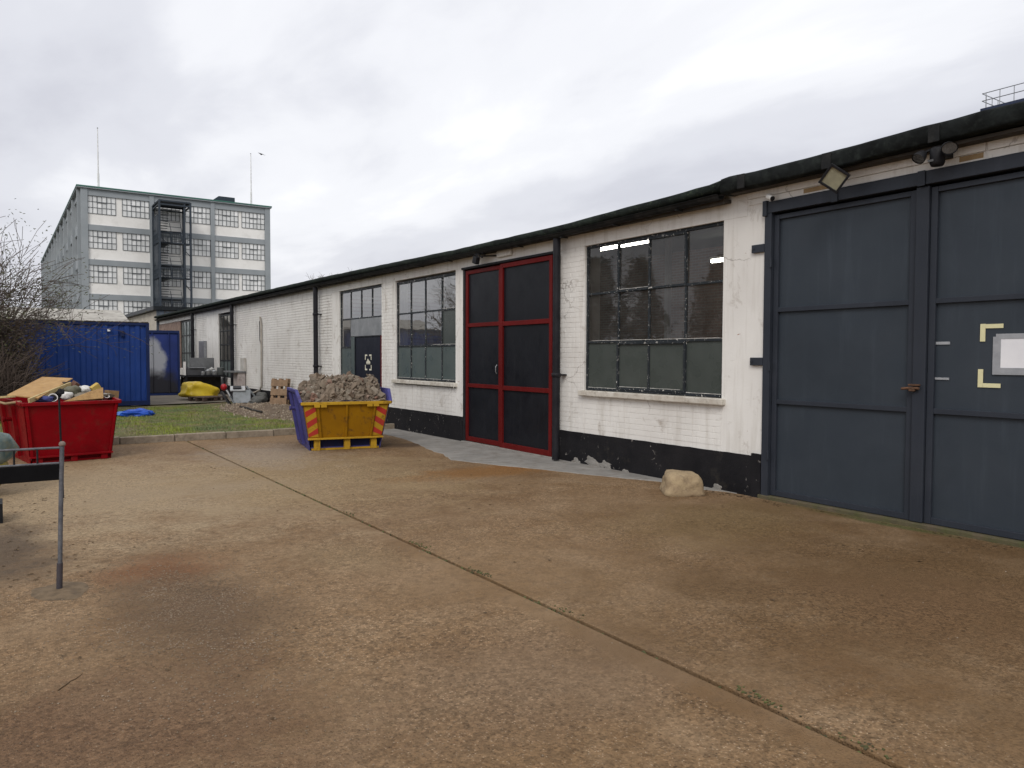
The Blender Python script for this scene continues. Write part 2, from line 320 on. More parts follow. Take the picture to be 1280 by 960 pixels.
MT = dict(
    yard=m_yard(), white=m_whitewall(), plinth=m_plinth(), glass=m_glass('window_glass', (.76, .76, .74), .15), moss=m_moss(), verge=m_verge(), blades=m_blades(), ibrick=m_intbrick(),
    frosted=simple('green_frosted_pane', (.085, .107, .103), (.07, .09, .087), .35, 1.2, .03, 20, spec=.4, dirt=.1, dirtc=(.16, .165, .15), obj=False),
    frosted2=simple('dark_frosted_pane', (.060, .070, .064), (.05, .06, .055), .3, 1.2, .03, 20, spec=.4, dirt=.1, dirtc=(.12, .125, .115), obj=False),
    steel_bar=m_chipped('chipped_dark_bar', (.018, .022, .026), amt=.60, scale=30), bar_clean=simple('dark_frame_paint', (.012, .014, .016), (.02, .023, .026), .5, 6, .15, obj=False, spec=.15),
    putty=simple('white_putty', (.66, .65, .62), (.45, .43, .4), .8, 20, .3), sill=simple('sill_concrete', (.60, .57, .51), (.46, .42, .36), .85, 5, .35, 60, dirt=.5, dirtc=(.22, .19, .15), obj=False),
    grey_door=m_door('grey_door_paint', (.031, .040, .052), (.039, .048, .060), .42), grey_frame=m_door('grey_frame_paint', (.025, .030, .041), (.032, .037, .048), .5),
    red=m_door('red_frame_paint', (.125, .008, .008), (.09, .007, .006), .5, .1), blackpanel=m_door('black_panel_paint', (.006, .007, .010), (.009, .010, .014), .42),
    bluedoor=m_door('navy_door_paint', (.006, .008, .017), (.009, .011, .02), .5), black_metal=simple('black_metal', (.010, .010, .012), (.018, .018, .020), .55, 8, .15, spec=.15),
    pipe=simple('black_pipe', (.010, .010, .013), (.02, .02, .024), .55, 4, .2, 40, obj=False, spec=.18), gutter=simple('gutter_black', (.008, .009, .010), (.018, .018, .018), .6, 3, .4, 30, spec=.15, dirt=.4, dirtc=(.05, .05, .045), obj=False),
    soffit=simple('dark_timber', (.045, .04, .036), (.07, .06, .05), .9, 5, .4, obj=False), wood_raw=simple('raw_board', (.36, .26, .14), (.28, .19, .10), .8, 8, .3, obj=False),
    apron=simple('grey_apron_concrete', (.27, .255, .235), (.20, .19, .175), .85, 2.5, .5, 55, dirt=.5, dirtc=(.14, .11, .085), obj=False),
    kerb=simple('kerb_concrete', (.30, .25, .19), (.21, .17, .125), .9, 6, .5, 45, dirt=.45, dirtc=(.09, .075, .055)), soil=simple('joint_soil', (.018, .014, .010), (.03, .024, .016), .95, 20, .6, spec=.05),
    ground=simple('far_ground', (.13, .115, .09), (.08, .085, .05), .95, .15, .3, 6, obj=False), pad=simple('old_concrete_pad', (.20, .175, .14), (.14, .12, .095), .9, 1.2, .5, 30, dirt=.4, obj=False),
    gravel=simple('brown_rubble_soil', (.16, .115, .075), (.10, .072, .05), .95, 9, .9, 30, obj=False), leaf=simple('dead_leaf', (.07, .045, .025), (.12, .075, .035), .9, 30, .2),
    tape=simple('silver_tape', (.33, .34, .36), (.27, .28, .3), .45, 12, .2, 50), cream=simple('cream_tape', (.70, .66, .40), (.64, .60, .36), .6, 9, .1), paper=simple('white_paper', (.80, .80, .82), (.72, .72, .75), .5, 3, .1, 10),
    lamp_glass=simple('lamp_front_glass', (.30, .29, .20), (.22, .21, .15), .15, 9, .0, spec=.6), lens=simple('grey_lens', (.05, .05, .05), (.09, .09, .09), .25, 12, 0., spec=.6), whiteplastic=simple('white_plastic', (.72, .71, .68), (.6, .58, .55), .5, 12, .1, dirt=.2),
    galv=simple('galvanised', (.30, .31, .33), (.22, .23, .24), .45, 9, .2, metal=.5), rust=simple('rusty_steel', (.13, .065, .035), (.06, .035, .022), .85, 12, .4),
    moss_tuft=simple('joint_moss', (.10, .11, .035), (.06, .05, .028), .95, 20, .5),
)
GLASS2 = m_glass('mid_window_glass', (.42, .45, .47), .2, 3.4)

# ------------------------------------------------------------------ ground, yard, kerb, verge
WX = 7.15                                   # plane of the wall's outer face
def sheet(name, poly, z, mat):
    m = MB(); m.add([(x, y, z) for x, y in poly], [tuple(range(len(poly)))]); return struct(m.build(name, mat))
sheet('ground', [(-900, -900), (900, -900), (900, 900), (-900, 900)], -.06, MT['ground'])
JX = 2.882
def slab(x0, x1, y0, y1):
    """slab with a rounded, slightly ragged arris towards the joint"""
    m = MB(); m.box(x0, x1, y0, y1, -.14, 0); o = struct(m.build('yard_slab', MT['yard'])); 
    b = o.modifiers.new('bevel', 'BEVEL'); b.width = .006; b.segments = 2; return o
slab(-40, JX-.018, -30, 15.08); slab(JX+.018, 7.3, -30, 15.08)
m = MB(); m.box(JX-.0185, JX+.0185, -30, 15.08, -.12, -.075); struct(m.build('yard_joint', MT['soil']))
# moss, dirt and little tufts packed in the joint
m = MB()
for i in range(900):
    y = rnd.uniform(1.2, 15); dens = mnoise.noise(Vector((y*.9, 3.3, 0)))
    if dens < .1 and rnd.random() < .85: continue
    s = rnd.uniform(.004, .011)*(1+max(0, dens)*1.6); m.lump((JX+rnd.gauss(0, .009), y, rnd.uniform(-.05, -.008)), (s, s*1.4, s*1.2), .35, 1)
for yy, k_ in ((4.7, 46), (5.65, 30), (2.25, 40), (3.7, 18), (7.2, 14), (1.75, 26)):
    for i in range(k_):
        y = yy+rnd.gauss(0, .09); x = JX+.02+abs(rnd.gauss(0, .028)); s = rnd.uniform(.003, .009); m.lump((x, y, s*.4), (s, s, s*.7), .35, 1)
m.build('joint_moss', MT['moss_tuft'], kind='stuff')
# ragged grey concrete strip at the foot of the wall
edge = [(7.14, 5.8), (6.98, 6.3), (7.0, 6.9), (6.72, 7.5), (6.5, 8.1), (6.32, 8.6), (6.15, 9.0), (5.95, 9.5), (5.76, 10.1), (5.98, 10.8), (6.1, 11.6), (6.3, 12.3), (6.45, 13.2), (6.5, 14.2), (6.5, 15.06)]
ee = []
for (a, b), (c, d) in zip(edge, edge[1:]):
    for i in range(9):
        t = i/9; yy = b+(d-b)*t; ee.append((a+(c-a)*t+.05*mnoise.noise(Vector((yy*3.1, 1, 0)))+.02*mnoise.noise(Vector((yy*11, 5, 0))), yy))
ee.append(edge[-1])
m = MB(); n_ = len(ee)
m.add([(x, y, .006) for x, y in ee]+[(7.16, y, .012) for x, y in ee]+[(x-.012, y, -.002) for x, y in ee], [(i, n_+i, n_+i+1, i+1) for i in range(n_-1)]+[(2*n_+i, i, i+1, 2*n_+i+1) for i in range(n_-1)])
struct(m.build('concrete_strip', MT['apron']))
# thresholds under the big doors
m = MB(); m.box(7.11, 7.42, 1.9, 5.5, -.02, .045); struct(m.build('door_threshold', simple('mossy_threshold', (.11, .085, .055), (.075, .075, .03), .95, 5, .6, 40, obj=False, dirt=.5), bevel=.012))
m = MB(); m.box(7.09, 7.42, 9.33, 12.12, -.02, .03); struct(m.build('door_threshold', MT['apron'], bevel=.008))
# kerb stones
kerb = struct(bpy.data.objects.new('kerb', None)); COL.objects.link(kerb); kerb.location = (2, 15.14, 0)
x = -9.2; i = 0
while x < 7.0:
    L = .915; m = MB(); m.box(0, L-.012, -.062, .062, -.1, .125)
    o = m.build('kerb_stone', MT['kerb'], kerb, world=False, bevel=.014); o.location = (x-2, rnd.uniform(-.008, .008), rnd.uniform(-.012, .006)); o.rotation_euler = (rnd.uniform(-.015, .015), rnd.uniform(-.006, .006), rnd.uniform(-.008, .008)); x += L
# verge: uneven soil, grass growing on it
def verge_z(x, y): return .085 + .03*mnoise.noise(Vector((x*.6, y*.5, 2)))+.012*mnoise.noise(Vector((x*3, y*3, 7)))
m = MB(); nx, ny = 70, 60
xs = [-14+ (21.14)*i/nx for i in range(nx+1)]; ys = [15.2+13.0*j/ny for j in range(ny+1)]
m.add([(x, y, verge_z(x, y) if j else .09) for j, y in enumerate(ys) for x in xs], [(j*(nx+1)+i, j*(nx+1)+i+1, (j+1)*(nx+1)+i+1, (j+1)*(nx+1)+i) for j in range(ny) for i in range(nx)], True)
struct(m.build('grass_verge', MT['verge']))
m = MB()
def dens(x, y):
    d = 1.0
    if y > 23.3 + .5*math.sin(x*2): d = .12
    gx = (x-6.9)/2.0; gy = (y-20.2)/4.6
    if gx*gx+gy*gy < 1: d *= .05
    return d*(.55+.9*mnoise.noise(Vector((x*.8, y*.5, 11)))+.35)
for i in range(70000):
    x = rnd.uniform(-.5, 7.1); y = 15.25+8.7*rnd.random()
    if rnd.random() > dens(x, y): continue
    h = rnd.uniform(.015, .06)*(1+1.1*mnoise.noise(Vector((x*2.3, y*1.7, 3)))); a = rnd.uniform(0, 6.28); w_ = rnd.uniform(.004, .009); l = rnd.uniform(.2, .9)*h; b = rnd.uniform(0, 6.28); z = verge_z(x, y)-.006
    ca, sa = math.cos(a)*w_, math.sin(a)*w_
    m.add([(x-ca, y-sa, z), (x+ca, y+sa, z), (x+math.cos(b)*l, y+math.sin(b)*l, z+h)], [(0, 1, 2)])
m.build('grass', MT['blades'], kind='stuff')
# brown rubble ground beside the wall
m = MB(); nx, ny = 36, 46; V = []
for j in range(ny+1):
    for i in range(nx+1):
        x = 4.7+2.44*i/nx; y = 15.9+9.4*j/ny; r = math.hypot((x-7.1)/2.1, (y-20.4)/4.4); hh = max(0, 1-r)**.7*.13 + (.02*mnoise.noise(Vector((x*4, y*4, 0))) if r < 1 else 0)
        V.append((x, y, verge_z(x, y)+hh-(.05 if r > .98 else 0)))
m.add(V, [(j*(nx+1)+i, j*(nx+1)+i+1, (j+1)*(nx+1)+i+1, (j+1)*(nx+1)+i) for j in range(ny) for i in range(nx)], True); struct(m.build('rubble_ground', MT['gravel']))
m = MB()
for i in range(1500):
    a = rnd.uniform(0, 6.28); q = math.sqrt(rnd.random())*1.05; x = 7.05+2.1*q*math.cos(a); y = 20.4+4.5*q*math.sin(a)
    if x > 7.1 or y < 15.4: continue
    s = rnd.uniform(.008, .032); m.lump((x, y, verge_z(x, y)+max(0, 1-q)**.7*.13+s*.2), s, .35, 1)
m.build('gravel', simple('rubble_gravel', (.22, .17, .12), (.34, .29, .23), .95, 3, .4, obj=False), kind='stuff')
m = MB(); m.add([(3.2, 24.5, .115), (7.14, 25.4, .125), (7.14, 52, .125), (-6, 52, .115), (-6, 27, .115), (3.2, 27, .115)], [(0, 1, 2, 3, 4, 5)]); struct(m.build('concrete_pad', MT['pad']))
# loose stones where the slab's surface has worn away, and litter over the yard
m = MB()
for i in range(5200):
    t = rnd.random(); x = .95+rnd.gauss(0, .34); y = 5.0+rnd.gauss(0, .8)
    if rnd.random() < .15: x, y = rnd.uniform(-1, 6.5), rnd.uniform(2, 12)
    if i % 9 == 0: x, y = (7.13-abs(rnd.gauss(0, .06)), rnd.uniform(5.6, 15)) if i % 2 else (rnd.uniform(-2, 6.5), 15.07-abs(rnd.gauss(0, .05)))
    s = rnd.uniform(.002, .006)*(1.8 if i % 9 == 0 else 1); m.lump((x, y, s*.35), (s, s, s*.7), .25, 1)
m.build('loose_grit', simple('grit_stones', (.13, .09, .055), (.26, .205, .15), .9, 2, 0, obj=False), kind='stuff')
m = MB()
for i in range(420):
    if i < 170: x, y = rnd.gauss(.15, .35), rnd.uniform(6.2, 10)
    elif i < 250: x, y = 7.05-abs(rnd.gauss(0, .09)), rnd.uniform(5.0, 6.3)
    elif i < 290: x, y = 7.06-abs(rnd.gauss(0, .05)), rnd.uniform(2.5, 5.3)
    else: x, y = rnd.uniform(-1, 6.9), rnd.uniform(2, 14)
    s = rnd.uniform(.006, .022); a = rnd.uniform(0, 6.28); e = rnd.uniform(.3, .7); z = rnd.uniform(.002, .006)
    m.add([(x+s*math.cos(a), y+s*math.sin(a), z), (x-s*e*math.sin(a), y+s*e*math.cos(a), z+s*.3), (x-s*math.cos(a), y-s*math.sin(a), z), (x+s*e*math.sin(a), y-s*e*math.cos(a), z+s*.25)], [(0, 1, 2), (0, 2, 3)])
m.build('leaf_litter', MT['leaf'], kind='stuff')
def twig(p, q, r, label, mat=None):
    p, q = Vector(p), Vector(q); c = (p+q)/2; pts = [p.lerp(q, i/5)-c+Vector((rnd.gauss(0, .006), rnd.gauss(0, .006), 0)) for i in range(6)]
    m = MB(); m.tube(pts, [r*(1-.1*i) for i in range(6)], 5); o = m.build('twig', mat or MT['leaf']); o.location = (c.x, c.y, r); return tag(o, label, 'twig')
twig((.20, 4.14, 0), (.32, 4.29, 0), .003, 'thin brown twig lying on the concrete at lower left')

# ------------------------------------------------------------------ the long white workshop
WH = thing('workshop_building', (WX, 18, 0), 'long low workshop of white painted brick with black base band and dark mossy eaves', 'building')
wall = MB()
TH = .30
def wseg(y0, y1, z0, z1, x0=WX+.003): wall.box(x0, WX+TH, y0, y1, z0, z1)
ZB, ZL = .47, 3.22           # top of the black band, underside of the lintel beam
SEG_SMOOTH = [(5.46, 6.06, 0, ZL), (5.46, 5.72, ZL, 3.33), (12.13, 12.42, 0, ZL), (18.3, 18.8, 0, ZL), (31.0, 33.0, 0, ZL), (35.05, 35.3, 0, ZL)]
SEG_BRICK = [(6.06, 8.63, 0, 1.02), (8.63, 9.32, 0, ZL), (12.42, 15.03, 0, .99), (15.03, 15.75, 0, ZL), (17.32, 18.3, 0, 1.02), (18.8, 28.6, 0, ZL), (28.6, 31.0, 0, .75), (33.0, 35.05, 0, ZL), (35.3, 44, 0, 1.0)]
WALLS = []
for lo_, hi_ in ((5, 9.5), (12, 15.9), (17, 50)):
    wall = MB()
    for a, b, c, d in SEG_SMOOTH:
        if lo_ < a < hi_: wall.box(WX, WX+TH, a, b, c, d)
    for s_ in SEG_BRICK:
        if lo_ < s_[0] < hi_: wseg(*s_, WX+(.009 if s_[0] > 18.5 else .0045))
    WALLS.append(wall.build('wall', MT['white'], WH))
wo_ = WALLS[0]
m = MB(); m.box(WX, WX+TH, -8, 1.97, 0, 3.31); m.build('wall', MT['white'], WH)
# lintel beam
m = MB(); m.box(WX-.004, WX+TH, 5.72, 28.3, ZL, 3.56); m.box(WX-.004, WX+TH, 28.32, 44, ZL, 3.56); m.build('lintel_beam', MT['white'], WH)
# bricks: thickly painted, joints recessed; nearest panels brick by brick, the rest joined
BL, BH, J = .215, .065, .010
bm_ = {}
def brick_mesh(L):
    L = round(L, 3)
    if L not in bm_:
        q = MB(); c = .002; h = BH/2+.001; l = L/2
        q.add([(.02, -l, -h), (.02, l, -h), (.02, l, h), (.02, -l, h), (-.0, -l+c, -h+c), (-.0, l-c, -h+c), (-.0, l-c, h-c), (-.0, -l+c, h-c)], [(4, 7, 6, 5), (0, 4, 5, 1), (1, 5, 6, 2), (2, 6, 7, 3), (3, 7, 4, 0)])
        bm_[L] = q.mesh('brick'); bm_[L].materials.append(MT['white'])
    return bm_[L]
def courses(y0, y1, z0, z1):
    z = .012; r = 0
    while z < z1 - .03:
        if z >= z0-.002:
            y = y0 - (BL+J)/2*(r % 2)
            while y < y1 - .02:
                a, b = max(y, y0+.003), min(y+BL, y1-.003)
                if b-a > .035: yield (a+b)/2, z+BH/2, b-a
                y += BL+J
        z += BH+J; r += 1
    return
nb = 0
for (a, b, c, d) in (SEG_BRICK[0], SEG_BRICK[1], SEG_BRICK[2]):
    for y, z, L in courses(a, b, ZB+.01, d):
        if nb >= 300: break
        o = link('brick', brick_mesh(L), None, WALLS[0] if y < 10 else WALLS[1]); o.location = (WX+.0006+rnd.uniform(-.0008, .0010)-wloc(WH).x, y-18, z); nb += 1
m = MB()
for k_, (a, b, c, d) in enumerate(SEG_BRICK[3:]):
    for y, z, L in courses(a, b, ZB+.01, d):
        fr_ = k_ in (0, 1); x = WX-(.001 if fr_ else .007)+rnd.uniform(-.0015, .0015); h = BH/2-(.001 if fr_ else rnd.uniform(.002, .007)); l = L/2+(0 if fr_ else .003); c_ = .002 if fr_ else .003
        m.add([(x+.02, y-l, z-h), (x+.02, y+l, z-h), (x+.02, y+l, z+h), (x+.02, y-l, z+h), (x, y-l+c_, z-h+c_), (x, y+l-c_, z-h+c_), (x, y+l-c_, z+h-c_), (x, y-l+c_, z+h-c_)], [(4, 7, 6, 5), (0, 4, 5, 1), (1, 5, 6, 2), (2, 6, 7, 3), (3, 7, 4, 0)])
m.build('painted_brickwork', MT['white'], WALLS[2], kind='stuff')
# black band: a rendered plinth, slightly proud, its top edge a hand-cut line
def plinth(y0, y1, top=ZB, x=WX-.012):
    n = max(2, int((y1-y0)/.12)); q = MB(); tp = [(y0+(y1-y0)*i/n, top+.006*mnoise.noise(Vector((y0*3+i*.6, 0, 4)))) for i in range(n+1)]
    poly = [(y0, 0.0), (y1, 0.0)]+tp[::-1]; q.prism(poly, 0, x, WX+.01); q.build('plinth', MT['plinth'], WH)
for a, b in ((-8, 1.98), (5.6, 9.32), (12.14, 15.75), (17.32, 28.6), (28.6, 44)): plinth(a, b)
plinth(5.47, 5.597, .50, WX-.03)
# broken render lumps at the plinth's foot
for yy, zz, s in ((8.78, .03, .085), (8.42, .05, .13), (8.12, .045, .11), (6.45, .02, .09), (6.1, .015, .07), (7.7, .012, .06)):
    q = MB(); q.lump((WX-.012, yy, zz), (.010, s, s*.6), .5, 3, seed=yy*3); q.build('render_patch', MT['apron'], WH)
# eaves ------------------------------------------------------------
EZ = [(-8, 3.73), (2.8, 3.69), (4.4, 3.655), (5.86, 3.645), (6.0, 3.615), (8.9, 3.545), (12.2, 3.54), (15, 3.575), (18.9, 3.615), (28, 3.64), (33.7, 3.645), (44, 3.66)]
def ez(y): return interp(EZ, y) + .006*mnoise.noise(Vector((y*.9, 0, 0))) + .005*mnoise.noise(Vector((y*3.1, 2, 0)))
def sweep(name, prof, y0, y1, step, mat, jig=.0, zf=ez, parent=WH, closed=False, smooth=True):
    q = MB(); n = int((y1-y0)/step); P_ = len(prof)
    for i in range(n+1):
        y = y0+(y1-y0)*i/n; z0 = zf(y)
        q.v += [(x+jig*mnoise.noise(Vector((y*2.3, k*1.7, 1))), y, z0+dz+jig*mnoise.noise(Vector((y*2.9, k*1.3, 5)))) for k, (x, dz) in enumerate(prof)]
    for i in range(n):
        for k in range(P_ if closed else P_-1):
            k2 = (k+1) % P_; q.f.append((i*P_+k, (i+1)*P_+k, (i+1)*P_+k2, i*P_+k2)); q.sm.append(smooth)
    q.f.append(tuple(range(P_))); q.f.append(tuple(n*P_+k for k in range(P_-1, -1, -1))); q.sm += [False, False]
    return q.build(name, mat, parent)
roof = sweep('roof', [(7.45, -.10), (6.99, -.115), (6.905, -.11), (6.885, -.07), (6.895, -.02), (6.93, 0), (7.1, .02), (7.6, .08), (11, .52), (15.8, 1.05), (15.8, .95), (11, .42), (7.6, -.02)], 5.9, 44, .2, MT['moss'], .006, closed=True)
sweep('roof_edge_felt', [(7.45, -.15), (6.99, -.172), (6.90, -.165), (6.888, -.15), (6.884, -.03), (6.90, -.005), (7.1, .02), (7.6, .08), (11, .52), (15.8, 1.05), (15.8, .95), (11, .42), (7.6, -.02)], -8, 5.9, .12, simple('black_roof_felt', (.007, .008, .008), (.016, .019, .019), .8, 4, .8, 14, obj=False, spec=.1, dirt=.5, dirtc=(.035, .042, .038)), .012, closed=True)
for y in (5.6, 4.55, 3.5, 2.45, 1.4):
    z = ez(y); q = MB(); q.box(6.871, 6.885, y-.05, y+.05, z-.172, z-.012); q.build('felt_lap', MT['gutter'], WH, bevel=.005)
gz = lambda y: interp([(5.9, 3.475), (8.9, 3.43), (12.2, 3.43), (18.9, 3.47), (44, 3.47)], y)+.004*mnoise.noise(Vector((y*1.1, 9, 0)))
g_prof = [(6.90+.058-.058*math.cos(t), -.055*math.sin(t)) for t in [math.pi*i/8 for i in range(9)]]
g_prof = [(6.894, .006), (6.888, .0)] + g_prof[0:] + [(7.022, .004), (7.012, 0)] + [(6.958+.05*math.cos(t), -.047*math.sin(t)) for t in [math.pi*i/8 for i in range(9)]]
sweep('gutter', g_prof, 5.95, 44, .3, MT['gutter'], 0, gz, closed=True)
m = MB(); m.box(7.03, WX-.006, 5.95, 44, 3.40, 3.44); m.box(7.02, 7.03, 5.95, 44, 3.38, 3.50); m.build('fascia', MT['soffit'], WH)
for y in [6.6+1.15*i for i in range(30)]:
    m = MB(); z = gz(y); m.box(6.9, 7.04, y-.012, y+.012, z-.075, z-.06); m.build('gutter_bracket', MT['gutter'], WH)
# downpipes with shoe and clips
def downpipe(y, r=.058, clips=(1.32, 2.7)):
    q = MB(); q.tube([(7.0, y, gz(y)-.03), (7.0, y, 2.4), (7.002, y, 1.2), (7.0, y, .03)], r, 12)
    d = q.build('downpipe', MT['pipe'], WH)
    for z in clips:
        q = MB(); q.lathe([(r+.002, -.03), (r+.014, -.028), (r+.014, .028), (r+.002, .03)], (7.0, y, z), 14); q.box(6.995, WX, y-.07, y+.07, z-.012, z+.012); q.build('pipe_clip', MT['pipe'], d)
downpipe(9.11, clips=(1.32,)); downpipe(19.6, .062); downpipe(28.3, .065, (2.7,)); downpipe(35.0, .07, (2.7,))
# fascia boards over the grey doors
for a, b in ((-.5, 3.165), (3.185, 5.715)):
    m = MB(); m.box(WX-.022, WX, a, b, 3.40, 3.56); m.build('fascia_board', MT['white'], WH, bevel=.003)
    m = MB(); m.box(WX-.014, WX, a, b, 3.33, 3.395); m.build('fascia_board', MT['white'], WH, bevel=.003)
m = MB(); m.box(WX-.003, WX+TH, -8, 5.72, 3.315, 3.6); m.build('lintel_beam', MT['white'], WH)
for a, b in ((4.55, 4.98), (3.2, 3.4)):
    m = MB(); m.box(WX-.017, WX-.0145, a, b, 3.345, 3.392); m.build('bare_wood_strip', MT['wood_raw'], WH)
m = MB(); m.box(6.99, WX-.024, -8, 5.9, 3.47, 3.50); m.build('soffit_board', MT['soffit'], WH)

# windows ------------------------------------------------------------
def window(y0, y1, z0, z1, muls, rails, panes, bar=.016, x=WX+.055, sill=None, barmat='steel_bar', casement=None, skip=None):
    W = thing_part('window'); 
    q = MB(); f = .035
    q.box(x-.02, x+.03, y0, y0+f, z0, z1); q.box(x-.02, x+.03, y1-f, y1, z0, z1); q.box(x-.019, x+.029, y0+f, y1-f, z0, z0+f); q.box(x-.019, x+.029, y0+f, y1-f, z1-f*1.5, z1); q.build('frame', MT[barmat], W, bevel=.003)
    cy = [y0+f]+sorted(muls)+[y1-f]; cz = [z0+f]+sorted(rails)+[z1-f*1.5]
    for mm in muls:
        q = MB(); q.box(x-.016, x+.014, mm-bar, mm+bar, z0+f, z1-f*1.5); q.build('glazing_bar', MT[barmat], W, bevel=.002)
    for rr in rails:
        q = MB(); q.box(x-.019, x+.012, y0+f, y1-f, rr-bar, rr+bar); q.build('glazing_bar', MT[barmat], W, bevel=.002)
    for j in range(len(cz)-1):
        for i in range(len(cy)-1):
            if skip and skip(i, j): continue
            q = MB(); t = rnd.uniform(-.0025, .0025); q.add([(x+t, cy[i], cz[j]), (x-t, cy[i+1], cz[j]), (x-t+rnd.uniform(-.002, .002), cy[i+1], cz[j+1]), (x+t, cy[i], cz[j+1])], [(0, 3, 2, 1)])
            q.build('pane', panes(i, j), W)
    if sill:
        q = MB(); q.box(WX-.075, WX+.06, y0-sill, y1+sill, z0-.085, z0-.006); q.build('sill', MT['sill'], W, bevel=.012)
    if casement:
        for (a, b, c, d) in casement:
            q = MB(); e = .03; q.box(x-.03, x-.0195, a, b, c, c+e); q.box(x-.03, x-.0195, a, b, d-e, d); q.box(x-.03, x-.0195, a, a+e, c+e, d-e); q.box(x-.03, x-.0195, b-e, b, c+e, d-e); q.build('casement', MT[barmat], W, bevel=.002)
    return W
def thing_part(name, parent=WH, loc=None):
    e = bpy.data.objects.new(name, None); COL.objects.link(e); e.parent = parent
    if loc is not None: e.location = Vector(loc)-wloc(parent)
    return e
def putty(W, y0, y1, z, x=WX+.034, h=.008):
    q = MB(); n = max(3, int(abs(y1-y0)/.05)); pts = [(y0+(y1-y0)*i/n, h*(.5+.7*abs(mnoise.noise(Vector((y0*9+i*.8, z*4, 0)))))) for i in range(n+1)]
    q.prism([(p[0], z) for p in pts]+[(p[0], z+p[1]) for p in pts[::-1]], 0, x, x+.004); q.build('putty_line', MT['putty'], W)
BW = window(6.06, 8.63, 1.11, 3.23, [6.69, 7.34, 7.94], [1.81, 2.51], lambda i, j: MT['frosted2'] if j == 0 else MT['glass'], sill=.06, casement=[(6.675, 7.955, 2.50, 3.18), (6.675, 7.955, 1.14, 1.80)])
for a, b, z in ((6.1, 6.66, 1.148), (6.76, 7.30, 1.178), (7.36, 7.9, 1.178), (7.98, 8.58, 1.148), (7.36, 7.92, 2.535), (6.1, 8.5, 1.828)): putty(BW, a, b, z)
MW = window(12.42, 15.03, 1.10, 3.185, [13.03, 13.72, 14.37], [1.81, 2.50], lambda i, j: MT['frosted'] if j == 0 else (MT['frosted2'] if (i == 0 and j == 1) else GLASS2), sill=.07)
for a, b, z in ((12.46, 13.0, 1.138), (13.06, 13.7, 1.138), (13.75, 14.34, 1.138), (14.4, 14.98, 1.138), (12.46, 13.4, 1.828), (12.46, 13.0, 2.52)): putty(MW, a, b, z)
LW = window(15.75, 18.3, 1.10, 3.21, [16.36, 16.99, 17.64], [1.81, 2.50], lambda i, j: MT['frosted'] if j == 0 else GLASS2, skip=lambda i, j: (i < 3 and j < 2))
q = MB(); q.box(WX+.03, WX+.05, 15.79, 17.62, 2.07, 2.48); q.build('infill_board', simple('grey_white_board', (.24, .25, .26), (.17, .18, .19), .4, 3, .1, obj=False), LW, bevel=.003)
q = MB(); q.box(WX+.035, WX+.052, 17.33, 17.62, 1.13, 2.06); q.build('side_pane', MT['frosted'], LW)
FW = window(28.65, 30.95, .76, 3.15, [29.2, 29.8, 30.35], [1.4, 2.0, 2.53], lambda i, j: MT['frosted'] if j == 0 else GLASS2, bar=.022, barmat='bar_clean')
F2 = window(35.35, 38.4, 1.0, 3.18, [35.9, 36.6, 37.3, 37.9], [1.7, 2.5], lambda i, j: MT['frosted'], bar=.03, barmat='bar_clean')
# brown boarded stretch at the far end
m = MB()
for i in range(28): 
    y = 38.42+i*.2; m.box(WX-.02+.008*(i % 2), WX+.05, y, y+.185, 1.0, 3.2)
m.build('boarding', simple('pinkish_boarding', (.30, .215, .175), (.22, .155, .13), .85, 3, .3, obj=False, dirt=.4), WH, kind='stuff')
m = MB(); m.box(WX+.05, WX+TH, 38.4, 44, 1.0, 3.2); m.build('wall', MT['soffit'], WH)

# steel doors ------------------------------------------------------------
def leaf(name, y0, y1, z0, z1, rails, xp, xf, pm, fm, sw=.06, rw=.05, label=None):
    """a door leaf: panels at depth xp, frame face at xf"""
    D_ = thing_part(name, loc=(WX, (y0+y1)/2, z0))
    if label: D_['label'] = label
    zs = [z0+rw*1.2]+[r for r in rails]+[z1-rw]
    for y in (y0, y1-sw):
        q = MB(); q.box(xf, xp+.02, y, y+sw, z0, z1); q.build('stile', MT[fm], D_, bevel=.004)
    for a, b in [(z0, z0+rw*1.2), (z1-rw, z1)]+[(r-rw/2, r+rw/2) for r in rails]:
        q = MB(); q.box(xf+.003, xp+.018, y0+sw, y1-sw, a, b); q.build('rail', MT[fm], D_, bevel=.004)
    for a, b in zip(zs, zs[1:]):
        q = MB(); n = 6; vs_ = []
        for jz in range(n+1):
            for iy in range(n+1):
                u, w2 = iy/n, jz/n; bulge = .006*mnoise.noise(Vector((y0*5+u*1.7, a*3+w2*1.7, 0)))*math.sin(math.pi*u)*math.sin(math.pi*w2)
                vs_.append((xp+bulge, y0+sw*.8+(y1-y0-1.6*sw)*u, a-.02+(b-a+.04)*w2))
        q.add(vs_, [(jz*(n+1)+iy, (jz+1)*(n+1)+iy, (jz+1)*(n+1)+iy+1, jz*(n+1)+iy+1) for jz in range(n) for iy in range(n)], True); q.build('panel', MT[pm], D_)
    return D_
GX = WX+.05
GD1 = leaf('steel_door', 3.785, 5.365, .05, 3.175, [1.105, 2.125], GX, GX-.035, 'grey_door', 'grey_frame')
GD2 = leaf('steel_door', 2.07, 3.655, .05, 3.175, [1.105, 2.125], GX, GX-.035, 'grey_door', 'grey_frame')
DF = thing_part('door_frame')
for a, b, c, d, x in ((5.37, 5.46, 0, 3.20, -.03), (1.975, 2.065, 0, 3.20, -.03), (1.975, 5.47, 3.20, 3.325, -.036), (5.42, 5.475, 3.17, 3.34, -.055)):
    q = MB(); q.box(WX+x, WX+.12, a, b, c, d); q.build('frame_bar', MT['grey_frame'], DF, bevel=.005)
q = MB(); q.box(WX-.012, WX+.05, 3.66, 3.78, .05, 3.19); q.build('meeting_stile', MT['grey_frame'], DF, bevel=.006)
